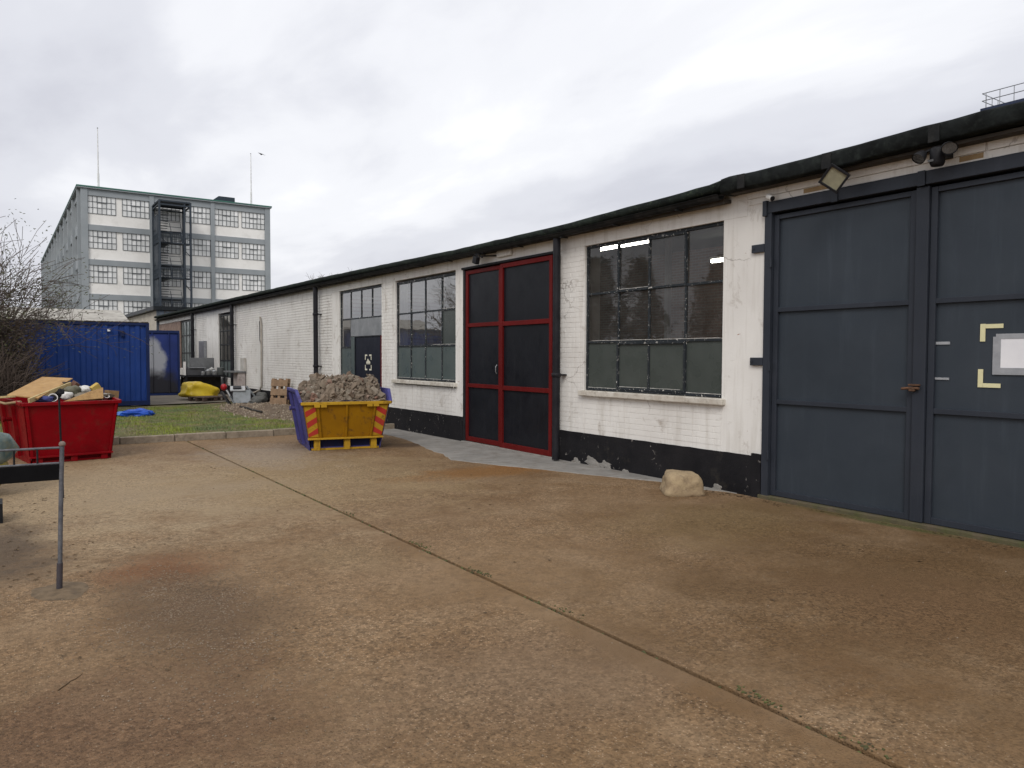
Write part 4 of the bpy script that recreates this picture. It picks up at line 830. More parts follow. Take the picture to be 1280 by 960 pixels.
RM = simple('rubble_soil', (.21, .165, .125), (.145, .11, .082), .95, 8, .9, 40, obj=False); m.build('soil', RM, RH)
def stone_mat():
    k = NT('rubble_stones'); P = k.pos(True); r = k.n('ShaderNodeObjectInfo').outputs['Random']
    c = k.ramp(r, (0., (.21, .17, .13)), (.25, (.29, .25, .20)), (.45, (.20, .16, .12)), (.62, (.23, .175, .13)), (.80, (.15, .115, .085)), (.9, (.25, .135, .10)), (1., (.42, .38, .32)))
    c = k.mix(k.ramp(k.noise(P, 12, 5), (.4, 0.), (.7, .5)), c, (.15, .12, .09)); return k.fin(c, .95, k.bump(k.noise(P, 30, 5), .6, .02), 0., .2)
SM = stone_mat(); LM = []
for i in range(8):
    q = MB(); q.lump((0, 0, 0), (1, .8, .62), .38, 2 if i < 3 else 1, seed=i*3.7+1); me = q.mesh('rubble_stone'); me.materials.append(SM); LM.append(me)
for i in range(4):
    q = MB(); q.obox((0, 0, 0), (1.9, .95, .62), None, .12); me = q.mesh('rubble_stone'); me.materials.append(SM); LM.append(me)
def put(me, name, p, s, parent, rot=None):
    o = link(name, me, None, parent); o.location = Vector(p)-wloc(parent); o.scale = (s, s, s) if isinstance(s, (int, float)) else s; o.rotation_euler = rot or (rnd.uniform(-3, 3), rnd.uniform(-3, 3), rnd.uniform(-3, 3)); return o
for i in range(295):
    front = rnd.random() < .55
    x = rnd.uniform(-.06, 1.26); y = rnd.uniform(-.05, .55) if front else rnd.uniform(.0, 1.25)
    s = rnd.choice((.016, .02, .024, .03, .036, .045, .06, .08)) * (1.2 if y < .25 else 1)
    put(rnd.choice(LM), 'rubble_stone', Y0+MR @ Vector((x, y, mound(x, y)+.004)), s, RH)
for (x, y, s, me) in ((.10, .12, .10, LM[0]), (1.22, .12, .12, LM[9]), (1.05, .08, .07, LM[1]), (.0, .75, .085, LM[2]), (.22, .95, .09, LM[1]), (.9, .35, .07, LM[2])): put(me, 'rubble_stone', Y0+MR @ Vector((x, y, mound(x, y)+.02)), s, RH)
m = MB()
for i in range(3200):
    x = rnd.uniform(-.08, 1.28); y = rnd.uniform(-.06, 1.2); s = rnd.uniform(.006, .022); p = Y0+MR @ Vector((x, y, mound(x, y)-.022)); m.lump(p, (s, s, s*.8), .3, 1)
m.build('fines', simple('rubble_fines', (.26, .21, .16), (.16, .125, .095), .95, 14, .3, obj=False), RH, kind='stuff')
# things thrown into the red skip
def plate4(name, pts, t, mat, label, cat, group=None):
    pts = [Vector(p) for p in pts]; c = sum(pts, Vector())/4; q = MB(); n = (pts[1]-pts[0]).cross(pts[3]-pts[0]).normalized()
    if n.z < 0: n = -n; pts = [pts[0], pts[3], pts[2], pts[1]]
    quadplate(q, *pts, t); return tag(q.build(name, mat, origin=tuple(c), bevel=.002), label, cat, group)
ply = simple('plywood', (.42, .255, .10), (.34, .195, .07), .7, 6, .2, 40, dirt=.35, dirtc=(.2, .11, .05)); pine = simple('pale_pine', (.50, .40, .20), (.40, .30, .14), .75, 9, .2)
osb = simple('chipboard', (.36, .22, .09), (.26, .15, .06), .85, 14, .3, dirt=.3)
plate4('plywood_sheet', [(.10, 13.45, 1.005), (.48, 13.12, .965), (1.0, 14.2, 1.22), (.59, 14.5, 1.24)], .018, ply, 'broad tan plywood sheet sloping over the red skip', 'board')
def timber(a, b, w_, h_, mat, label, name='timber_plank', cat='timber'):
    a, b = Vector(a), Vector(b); c = (a+b)/2; q = MB(); bar(q, a-c, b-c, w_, h_); o = q.build(name, mat, bevel=.003); o.location = c; return tag(o, label, cat)
timber((-.06, 13.95, .94), (.17, 13.3, .985), .07, .03, pine, 'short pale timber under the plywood at the red skip\'s left rim')
timber((.36, 13.06, .925), (.95, 13.95, 1.13), .03, .07, pine, 'pale timber edge running under the right side of the plywood sheet')
plate4('chipboard_panel', [(.80, 13.16, .90), (1.34, 13.25, .93), (1.36, 13.45, 1.09), (1.17, 13.42, 1.03)], .016, osb, 'brown chipboard offcut with slanted top on the red skip rim', 'board')
def tub(c, r, h, tilt, mat, label, ring=None):
    t = thing('paint_tub', c, label, 'tub'); t.rotation_euler = tilt
    q = MB(); q.lathe([(r*.86, 0), (r, h), (r*1.06, h), (r*1.06, h+.012), (r*.9, h+.012), (r*.88, h-.02), (0, h-.022)], (0, 0, 0), 18); q.build('pot', mat, t, world=False)
    q = MB(); q.lathe([(r*.84, h-.018), (r*.5, h-.012), (0, h-.012)], (0, 0, 0), 18); q.build('contents', MT['plinth'], t, world=False)
tub((.68, 13.40, .91), .062, .11, (R(68), R(-8), 0), MT['whiteplastic'], 'white round tub lying open towards the yard in the red skip')
tub((1.37, 13.42, .90), .05, .07, (R(35), R(20), 0), MT['whiteplastic'], 'small white tub at the right end of the red skip')
for c, r, mt, sd_, lb in (((.86, 13.50, .97), (.09, .09, .07), MT['whiteplastic'], 3.1, 'white crumpled plastic between tub and chipboard in the red skip'), ((.78, 13.5, 1.0), (.06, .07, .07), MT['plinth'], 5.5, 'black crumpled bag beside the white tub in the red skip'),
                          ((.56, 13.3, .93), (.11, .09, .05), simple('blue_rag', (.03, .045, .20), (.05, .06, .16), .8, 9), 7.7, 'dark blue rag below the plywood in the red skip'), ((1.12, 13.95, 1.04), (.10, .08, .06), MT['whiteplastic'], 9.4, 'pale crumpled sheet behind the chipboard in the red skip'),
                          ((.95, 13.75, 1.03), (.12, .12, .08), simple('grey_green_sack', (.10, .10, .07), (.16, .15, .11), .8, 9), 1.4, 'grey green sack in the middle of the red skip'), ((1.2, 13.6, .93), (.30, .30, .08), simple('dusty_junk', (.13, .11, .085), (.2, .17, .13), .9, 9), 2.9, 'dusty flattened waste filling the red skip')):
    o = blob((0, 0, 0), r, .35, sd_, 3, mt, 'waste_bag'); o.location = c; tag(o, lb, 'waste')
def block(name, c, size, rot, mat, label, cat='block'):
    q = MB(); q.obox((0, 0, 0), size); o = q.build(name, mat, bevel=.004); o.location = c; o.rotation_euler = rot; return tag(o, label, cat)
block('timber_block', (1.0, 13.95, 1.10), (.07, .16, .14), (R(15), R(30), R(20)), simple('red_brown_wood', (.12, .055, .035), (.09, .04, .025), .8, 9), 'reddish brown block sticking up behind the sack in the red skip')
block('foam_block', (1.28, 13.68, 1.07), (.13, .08, .12), (R(10), R(-35), R(15)), simple('yellow_foam', (.55, .40, .11), (.45, .31, .08), .9, 9, .3), 'torn yellow foam block beside the chipboard in the red skip')
block('cardboard_box', (1.52, 13.85, .95), (.17, .14, .14), (0, R(6), R(20)), simple('brown_card', (.27, .17, .085), (.2, .125, .06), .85, 6, .2, dirt=.3), 'brown cardboard box at the right end of the red skip', 'box')
timber((.85, 13.9, 1.15), (1.05, 14.1, 1.06), .05, .05, MT['soffit'], 'dark short timber at the top of the red skip pile')
q = MB(); q.tube([(-.12, 13.75, .92), (-.02, 13.55, .9), (.08, 13.3, .88), (.18, 13.2, .90), (.26, 13.05, .915)], .018, 8); o = q.build('rope', simple('old_rope', (.35, .25, .14), (.25, .17, .1), .9, 20, .4), origin=(.1, 13.3, .9)); tag(o, 'knotted pale rope over the left rim of the red skip', 'rope')

# ------------------------------------------------------------------ blue containers
cb = m_door('container_blue', (.016, .052, .235), (.011, .038, .17), .5); cbd = m_door('container_blue_dark', (.010, .022, .085), (.008, .018, .07), .5)
def corrugated(q, p0, p1, z0, z1, out, pitch=.28, d=.036):
    """trapezoidal sheet from p0 to p1 (plan points), out = outward unit vector"""
    p0, p1, out = Vector((*p0, 0)), Vector((*p1, 0)), Vector((*out, 0)); L = (p1-p0).length; u = (p1-p0)/L; n = int(L/pitch); pr = []
    for i in range(n):
        b = i*L/n; w_ = L/n
        for t, o in ((0, 0), (.36, 0), (.5, -d), (.86, -d)): pr.append((b+t*w_, o))
    pr.append((L, 0)); k = len(pr); q.add([p0+u*a+out*o+Vector((0, 0, z)) for z in (z0, z1) for a, o in pr], [(i, i+1, k+i+1, k+i) for i in range(k-1)])
C1 = thing('shipping_container', (.7, 25.8, .1), 'bright blue ribbed shipping container behind the red skip', 'container')
cx0, cx1, cy0, cy1, cz0, cz1 = -2.35, 3.72, 24.6, 27.04, .12, 2.55
q = MB(); corrugated(q, (cx0+.08, cy0+.03), (cx1-.08, cy0+.03), cz0+.12, cz1-.08, (0, -1)); q.build('side_panel', cb, C1)
q = MB(); corrugated(q, (cx1-.03, cy0+.08), (cx1-.03, cy1-.08), cz0+.12, cz1-.08, (1, 0)); corrugated(q, (cx0+.03, cy1-.08), (cx0+.03, cy0+.08), cz0+.12, cz1-.08, (-1, 0)); corrugated(q, (cx1-.08, cy1-.03), (cx0+.08, cy1-.03), cz0+.12, cz1-.08, (0, 1)); q.build('end_panel', cb, C1)
for x in (cx0, cx1-.09):
    for y in (cy0, cy1-.09):
        q = MB(); q.box(x, x+.09, y, y+.09, cz0, cz1); q.build('corner_post', cbd, C1, bevel=.006)
q = MB()
for y in (cy0+.005, cy1-.065): q.box(cx0+.09, cx1-.09, y, y+.06, cz1-.08, cz1-.004); q.box(cx0+.09, cx1-.09, y, y+.06, cz0+.002, cz0+.13)
for x in (cx0+.005, cx1-.065): q.box(x, x+.06, cy0+.09, cy1-.09, cz1-.08, cz1-.004); q.box(x, x+.06, cy0+.09, cy1-.09, cz0+.002, cz0+.13)
q.build('frame_rail', cbd, C1); q = MB(); q.box(cx0+.03, cx1-.03, cy0+.03, cy1-.03, cz1-.02, cz1-.006); q.build('roof', cbd, C1)
q = MB(); q.box(2.62, 2.69, cy0-.02, cy0+.03, 2.28, 2.35); q.build('white_sticker', MT['paper'], C1)
q = MB(); q.box(2.95, 3.05, cy0-.03, cy0+.03, 2.14, 2.3); q.build('vent', cbd, C1)
m = MB()
for i in range(800):
    x = rnd.uniform(.6, 3.7); y = cy0+abs(rnd.gauss(0, .12)); s = rnd.uniform(.008, .03); m.lump((x, y, cz1+s*.3), (s, s, s*.8), .4, 1)
m.build('leaf_mould', simple('leaf_mould', (.045, .036, .028), (.085, .065, .045), .95, 12, .5, obj=False), kind='stuff')
C2 = thing('shipping_container', (3.05, 30.1, .1), 'second blue container with grey and scorched patches on its double doors', 'container')
gd = m_corrug_graffiti()
q = MB(); q.box(3.1, 5.56, 30.16, 36.2, .14, 2.5); q.build('body', cbd, C2)
for a, b in ((3.16, 4.32), (4.34, 5.50)):
    q = MB(); q.box(a, b, 30.1, 30.15, .22, 2.38); d_ = q.build('door', gd, C2, bevel=.006)
    for x in (a+.3, b-.3):
        q = MB(); q.tube([(x, 30.07, .2), (x, 30.07, 2.42)], .018, 6); q.build('lock_bar', gd, d_)
q = MB(); q.box(3.1, 5.56, 30.06, 30.159, 2.40, 2.5); q.box(3.1, 5.56, 30.06, 30.159, .12, .2); q.box(5.5, 5.565, 30.055, 30.158, .2, 2.4); q.build('door_surround', cbd, C2)
# pale roofed shed behind the containers
SH = thing('shed', (1, 41, 0), 'low shed with a pale sheet roof just showing above the blue container', 'shed')
q = MB(); q.box(-6, 4.7, 38.2, 43.8, 0, 3.05); q.build('wall', simple('shed_wall', (.28, .27, .25), None, .9), SH)
q = MB(); q.prism([(38.0, 3.10), (41, 3.75), (44, 3.1), (44, 3.0), (41, 3.65), (38.0, 3.0)], 0, -6.2, 4.95); q.build('roof', simple('pale_sheet_roof', (.42, .40, .36), (.30, .28, .25), .8, 1.5, .3, obj=False, dirt=.4), SH)

# ------------------------------------------------------------------ far end block and junk by the wall
AN = thing('annex', (9, 48, 0), 'taller flat roofed block closing the far end of the long workshop', 'building')
q = MB(); q.box(7.08, 14, 44.1, 60, 0, 3.98); q.build('wall', simple('cream_render', (.50, .46, .39), (.40, .36, .30), .85, 2, .2, obj=False, dirt=.35), AN)
q = MB(); q.box(6.85, 14.2, 43.9, 60.3, 4.0, 4.2); q.build('roof_slab', MT['bar_clean'], AN)
q = MB(); q.box(7.02, 7.4, 44.02, 44.098, 0, 3.99); q.build('corner_pier', simple('blue_grey_pier', (.10, .12, .15), None, .8), AN)
q = MB(); q.box(7.45, 13.5, 44.03, 44.098, 3.2, 3.95); q.build('front_panel', simple('blue_grey_panel', (.13, .15, .18), (.09, .10, .12), .6, 1.5), AN)

WB = thing('workbench', (6.45, 30, .1), 'dark workbench loaded with pans beside the far white wall', 'bench')
q = MB(); q.box(5.62, 7.08, 29.5, 30.4, .80, .86); q.build('top', MT['black_metal'], WB)
for x in (5.68, 7.02):
    for y in (29.55, 30.35): q = MB(); q.box(x-.03, x+.03, y-.03, y+.03, .125, .8); q.build('leg', MT['black_metal'], WB)
q = MB(); q.box(5.7, 7.05, 30.2, 30.3, .3, .78); q.build('back_board', MT['soffit'], WB)
gst = simple('grey_steel_sheet', (.20, .205, .21), (.14, .145, .15), .4, 4, .1, metal=.3)
CAB = thing('steel_cabinet', (6.25, 30.1, .86), 'grey steel cooker with upright back panel standing on the workbench', 'cabinet')
q = MB(); q.box(5.78, 6.35, 29.75, 30.25, .862, 1.12); q.build('body', simple('dark_grey_steel', (.07, .07, .075), None, .5), CAB, bevel=.01)
q = MB(); q.box(5.95, 6.82, 30.26, 30.30, .90, 1.50); q.build('back_panel', gst, CAB, bevel=.01)
q = MB(); q.box(5.82, 6.4, 29.7, 30.2, 1.122, 1.15); q.build('lid', MT['galv'], CAB); q = MB(); q.box(5.66, 5.74, 29.9, 30.0, .862, 1.36); q.build('side_panel', MT['whiteplastic'], CAB)
steel = simple('pan_steel', (.45, .46, .47), (.32, .33, .34), .35, 9, .1, metal=.6)
def pan(c, r, h, label, mat=steel, lid=True):
    t = thing('pan', c, label, 'pan'); q = MB(); q.lathe([(r*.9, 0), (r, .01), (r, h), (r*1.04, h+.01), (r*.93, h+.012)], (0, 0, 0), 14); q.build('pot', mat, t, world=False)
    if lid: q = MB(); q.lathe([(r*1.0, h+.013), (r*.6, h+.04), (.02, h+.05), (.02, h+.075), (0, h+.076)], (0, 0, 0), 14); q.build('lid', mat, t, world=False)
pan((6.28, 29.62, .862), .075, .12, 'small bright steel pan at the left of the workbench row', lid=False); pan((6.48, 29.7, .862), .11, .16, 'squat steel pan with a white lid in the middle of the workbench'); pan((6.68, 29.62, .862), .085, .14, 'steel pan with a knob lid right of the workbench middle'); pan((6.66, 29.95, .862), .10, .22, 'tall steel pan at the back of the workbench', simple('pale_enamel', (.5, .5, .48), None, .5)); pan((6.92, 29.65, .862), .14, .27, 'grey plastic bucket at the right end of the workbench', simple('grey_bucket', (.12, .13, .13), None, .6), False)
SI = thing('steel_sink', (7.0, 27.4, .1), 'stained white sink unit standing against the wall by the workbench', 'sink')
q = MB(); q.box(6.86, 7.12, 27.0, 27.6, .12, 1.0); q.build('cabinet', simple('stained_white', (.42, .38, .36), (.30, .25, .24), .8, 4, .2, dirt=.4), SI, bevel=.01)
q = MB(); q.box(6.62, 7.13, 26.95, 28.0, 1.0, 1.05); q.build('worktop', gst, SI, bevel=.006); q = MB(); q.box(7.07, 7.13, 26.95, 27.5, 1.051, 1.5); q.build('splashback', simple('white_splash', (.5, .48, .45), (.36, .34, .3), .7, 4), SI)
# yellow sheet over a heap
q = MB(); V, F = ICO[4]; out = []
for v in V:
    w_ = Vector([math.copysign(abs(a)**.7, a) for a in v]); rdg = abs(mnoise.noise(w_*1.8+Vector((3, 9, 1))))
    n_ = 1+.22*mnoise.noise(w_*1.2+Vector((5, 5, 5)))-.22*rdg+.06*abs(mnoise.noise(w_*5)); z = w_.z*.33*n_
    sk_ = 1.12 if z < -.1 else 1; out.append(Vector((w_.x*.56*n_*sk_, w_.y*.42*n_*sk_, max(z, -.24)+.25-.10*w_.x)))
q.add(out, F, True); YT = q.build('tarpaulin', simple('yellow_sheet', (.60, .44, .02), (.50, .34, .015), .42, 5, .3, 12, dirt=.25, dirtc=(.3, .2, .03))); YT.location = (5.60, 26.75, .12); YT.rotation_euler = (0, 0, .2); tag(YT, 'crumpled yellow plastic sheet over a heap by the workbench', 'tarpaulin')
# pallets
def pallet(name, loc, rot, L, W, mat, label, group=None, nb=6, stacks=1):
    t = thing(name, loc, label, 'pallet', group); t.rotation_euler = rot
    for k in range(nb):
        x = -L/2+(k+.5)*L/nb; q = MB(); q.box(x-L/nb*.36, x+L/nb*.36, -W/2, W/2, .112, .132); q.build('top_slat', mat, t, world=False, bevel=.003)
    for y in (-W/2+.05, 0, W/2-.05):
        q = MB(); q.box(-L/2, L/2, y-.045, y+.045, .094, .111); q.build('stringer', mat, t, world=False)
        for x in (-L/2+.07, 0, L/2-.07): q = MB(); q.box(x-.065, x+.065, y-.044, y+.044, .018, .0935); q.build('block', mat, t, world=False)
        q = MB(); q.box(-L/2, L/2, y-.045, y+.045, 0, .0175); q.build('bottom_slat', mat, t, world=False)
    return t
pallet('pallet', (5.62, 25.85, .13), (0, R(0), R(28)), .95, .75, simple('dark_wet_wood', (.085, .055, .042), (.05, .034, .027), .8, 6, .3, dirt=.3), 'dark wet pallet lying flat in front of the yellow sheet', nb=6)
pallet('pallet', (6.86, 22.1, .52), (R(0), R(-84), R(30)), .80, .62, simple('weathered_wood', (.30, .20, .125), (.22, .145, .09), .85, 6, .3, dirt=.35), 'pale pallet standing on end against the white wall', nb=3)
# dumped office machine, board, red bottle and rubble bags
CM = thing('dumped_machine', (6.2, 24.2, .12), 'dumped grey office machine with tilted lid beside the wall', 'machine')
rm = rotm('Z', R(-14)) @ rotm('X', R(-20))
def ob(name, c, size, rot, mat, bev=.008): 
    q = MB(); q.obox(c, size, rot); return q.build(name, mat, CM, bevel=bev)
gp = simple('grey_plastic', (.25, .27, .29), (.19, .21, .22), .5, 4, .1, dirt=.25); dg = simple('charcoal_plastic', (.03, .03, .034), None, .5); lg = simple('light_plastic', (.48, .49, .5), (.38, .39, .4), .45, 5, .1)
ob('front_panel', (6.25, 24.15, .32), (.52, .035, .42), rm, gp); ob('body', (6.3, 24.5, .32), (.5, .55, .34), rotm('Z', R(-14)) @ rotm('X', R(-12)), dg); ob('top_tray', (6.18, 24.35, .56), (.44, .38, .04), rotm('Z', R(-14)) @ rotm('X', R(18)), lg); ob('tray_insert', (6.15, 24.3, .60), (.24, .2, .05), rotm('Z', R(-14)) @ rotm('X', R(18)), dg); ob('side_flap', (5.93, 24.2, .31), (.03, .3, .5), rotm('Z', R(-20)) @ rotm('Y', R(-28)), gp); ob('side_flap', (5.80, 24.25, .27), (.05, .32, .5), rotm('Z', R(-20)) @ rotm('Y', R(-32)), dg); ob('paper_strip', (5.82, 24.05, .44), (.02, .05, .2), rotm('Y', R(-30)), MT['paper'], .002); ob('arm', (6.62, 24.4, .42), (.06, .05, .52), rotm('Y', R(-38)), gp)
RB = blob((0, 0, 0), (.10, .10, .11), .12, 3.3, 3, simple('red_plastic', (.40, .015, .02), (.3, .012, .016), .35, 8), 'red_canister'); RB.location = (5.86, 24.75, .60); tag(RB, 'glossy red canister on top of the dumped machine', 'canister')
for i, (c, r) in enumerate((((6.75, 23.9, .2), (.24, .22, .13)), ((6.95, 24.5, .24), (.2, .3, .18)), ((6.55, 23.7, .16), (.2, .14, .08)))):
    o = blob((0, 0, 0), r, .35, 11.1+i, 3, simple('dirty_grey_sheet%d' % i, (.10, .10, .095), (.06, .06, .055), .7, 6, .5, 15), 'crumpled_sheet'); o.location = c; tag(o, ('low grey crumpled sheeting beside the dumped machine', 'darker grey crumpled sheeting pushed against the wall behind the machine', 'small flattened grey sheeting in front of the wall')[i], 'sheeting')
q = MB(); q.tube([(5.62, 21.9, .15), (5.6, 21.2, .165), (5.57, 20.4, .15), (5.54, 19.5, .16)], [.028, .032, .03, .024], 8); o = q.build('pole', simple('wet_dark_wood', (.02, .018, .014), None, .7), origin=(5.58, 20.7, .12)); tag(o, 'dark pole lying on the grass below the dumped machine', 'pole')
BT = blob((0, 0, 0), (.36, .17, .11), .45, 6.1, 4, simple('blue_sheet', (.012, .09, .52), (.008, .055, .36), .4, 7, .4, 14), 'blue_sheeting'); BT.location = (2.82, 20.55, .16); BT.rotation_euler = (0, 0, .1); tag(BT, 'crumpled bright blue plastic sheet on the grass by the container', 'sheeting')
BT2 = blob((0, 0, 0), (.22, .14, .06), .4, 2.6, 3, simple('pale_blue_sheet', (.10, .22, .55), (.05, .14, .42), .5, 7, .3, 14), 'blue_sheeting'); BT2.location = (2.48, 20.8, .14); tag(BT2, 'paler blue plastic scrap beside the bright blue sheet', 'sheeting')

# ------------------------------------------------------------------ the factory block behind
FB = thing('factory_building', (18, 95, 0), 'five storey grey and white concrete factory with steel framed windows', 'building')
fw_ = simple('factory_white', (.86, .845, .82), (.78, .765, .74), .85, .35, .15, 4, obj=False, dirt=.2, dirtc=(.38, .36, .33)); fg = simple('factory_grey', (.30, .325, .345), (.26, .285, .305), .8, .5, .1, 5, obj=False); fgreen = simple('copper_green', (.05, .16, .125), (.04, .12, .10), .6, .5)
def m_fpane():
    k = NT('factory_panes'); P = k.pos(True); sn = k.n('ShaderNodeVectorMath', {0: P, 1: (.4533, 5., .633)}, operation='SNAP').outputs[0]; oi = k.n('ShaderNodeObjectInfo').outputs['Random']
    v = k.n('ShaderNodeVectorMath', {0: sn, 1: k.n('ShaderNodeCombineXYZ', {0: k.math('MULTIPLY', oi, 91.), 1: 0., 2: 0.}).outputs[0]}, operation='ADD').outputs[0]
    w_ = k.n('ShaderNodeTexWhiteNoise', {'Vector': v}, noise_dimensions='3D').outputs['Value']
    c = k.ramp(w_, (0., (.60, .61, .61)), (.4, (.68, .69, .69)), (.8, (.75, .76, .76)), (1., (.88, .88, .88))); return k.fin(c, .2, None, 0., .5)
fp = m_fpane(); fbar = simple('factory_bars', (.13, .14, .15), None, .6)
Y0f = 95.0
q = MB(); q.box(7.95, 28.05, Y0f+.25, 178, 0, 19.75); q.build('wall', fw_, FB)
for a, b in ((7.75, 8.40), (14.58, 15.05), (21.2, 21.65), (27.58, 28.22)):
    q = MB(); q.box(a, b, Y0f, Y0f+.5, 0, 19.8); q.build('pillar', fg, FB)
ROWS = [17.15, 13.36, 9.57, 5.78, 1.99]; WHH = 1.93
for a, b in ((8.40, 14.58), (15.05, 21.2), (21.65, 27.58)):
    for z in ROWS:
        q = MB(); q.box(a, b, Y0f+.10, Y0f+.3, z+WHH, z+WHH+(.72 if z > 17 else .62)); q.build('floor_beam', fg, FB)
def fwin_mesh(w_, h_, nc, nr):
    q = MB(); q.add([(0, 0, 0), (w_, 0, 0), (w_, 0, h_), (0, 0, h_)], [(0, 1, 2, 3)]); g_ = q.mesh('pane'); g_.materials.append(fp); q = MB(); t = .022
    for i in range(nc+1): x = w_*i/nc; q.box(x-t, x+t, -.06, -.01, 0, h_)
    for i in range(nr+1): z = h_*i/nr; q.box(0, w_, -.055, -.012, z-t, z+t)
    q.box(w_*2/6, w_*4/6, -.085, -.062, h_*.62, h_*.66); q.box(w_*2/6-.05, w_*2/6, -.085, -.062, h_*.62, h_); q.box(w_*4/6, w_*4/6+.05, -.085, -.062, h_*.62, h_)
    b_ = q.mesh('glazing_bars'); b_.materials.append(fbar); return g_, b_
fgm = fwin_mesh(2.72, WHH, 6, 3)
def fwindow(loc, ms, rz=0):
    w_ = bpy.data.objects.new('window', ms[1]); COL.objects.link(w_); w_.parent = FB; w_.location = Vector(loc)-FB.location; w_.rotation_euler = (0, 0, rz)
    g_ = bpy.data.objects.new('pane', ms[0]); COL.objects.link(g_); g_.parent = w_
for z in ROWS:
    for x in (8.43, 11.82, 15.09, 18.44, 21.68, 24.84): fwindow((x, Y0f+.24, z), fgm)
for i in range(13):
    y = Y0f+.2+i*6.9; q = MB(); q.box(7.45, 7.95, y+.6, y+1.25, 0, 19.8); q.build('pillar', fg, FB)
    if i < 12:
        for z in ROWS:
            q = MB(); q.box(7.72, 7.94, y+1.25, y+7.5, z+WHH, z+WHH+1.0); q.build('floor_beam', fg, FB)
sgm = fwin_mesh(2.6, WHH, 6, 3)
for i in range(12):
    for z in ROWS:
        for dy in (4.2, 7.2): fwindow((7.93, Y0f+.2+i*6.9+dy, z), sgm, -math.pi/2)
q = MB(); q.box(7.38, 28.36, Y0f-.16, 178.1, 19.8, 19.92); RF_ = q.build('roof', fg, FB); q = MB(); q.box(7.33, 28.4, Y0f-.2, 178.2, 19.921, 20.06); q.build('roof_edging', fgreen, RF_)
q = MB(); q.prism([(21.4, 20.06), (24.5, 20.06), (24.5, 21.0), (22.6, 21.0)], 1, 97, 101); q.build('roof_hut', simple('dark_hut', (.03, .045, .06), None, .7), RF_)
for x, lab, z1 in ((9.55, 'thin white mast at the left corner of the factory roof', 26.6), (26.15, 'thin white mast at the right end of the factory roof', 26.3)):
    t = thing('roof_mast', (x, 95.8, 20.06), lab, 'mast', 'masts on the factory roof'); mm_ = simple('mast_white', (.80, .80, .80), None, .5)
    q = MB(); q.tube([(x, 95.8, 20.06), (x, 95.8, 21.7)], .11, 8); q.build('base', mm_, t); q = MB(); q.tube([(x, 95.8, 21.7), (x, 95.8, 24), (x, 95.8, z1)], [.07, .06, .04], 8); q.build('pole', mm_, t); q = MB(); q.lathe([(0, 0), (.07, .05), (.05, .12), (0, .14)], (x, 95.8, z1), 8); q.build('finial', fbar, t)
# steel fire escape
FE = thing('fire_escape', (16.5, 93, 0), 'dark steel fire escape tower standing in front of the factory', 'fire escape')
fs_ = simple('fire_escape_steel', (.022, .032, .045), (.035, .045, .06), .55, 1, .1); ex0, ex1, ey0, ey1 = 14.9, 18.1, 90.8, 94.85
for x in (ex0, ex1):
    for y in (ey0, ey1): q = MB(); q.box(x-.1, x+.1, y-.1, y+.1, 0, 18.6); q.build('post', fs_, FE)
for a, b in ((ex1-.62, ey0+.05),):
    q = MB(); q.box(a-.08, a+.08, b-.05, b+.1, 0, 18.6); q.build('post', fs_, FE)
q = MB()
for z in (18.5, 18.1):
    q.box(ex0, ex1, ey0-.08, ey0+.08, z, z+.14); q.box(ex0, ex1, ey1-.08, ey1+.08, z, z+.14); q.box(ex0-.08, ex0+.08, ey0, ey1, z, z+.14); q.box(ex1-.08, ex1+.08, ey0, ey1, z, z+.14)
q.build('top_frame', fs_, FE)
q = MB(); q.box(ex0, ex1, ey0, ey1, 18.62, 18.68); q.build('canopy', fs_, FE)
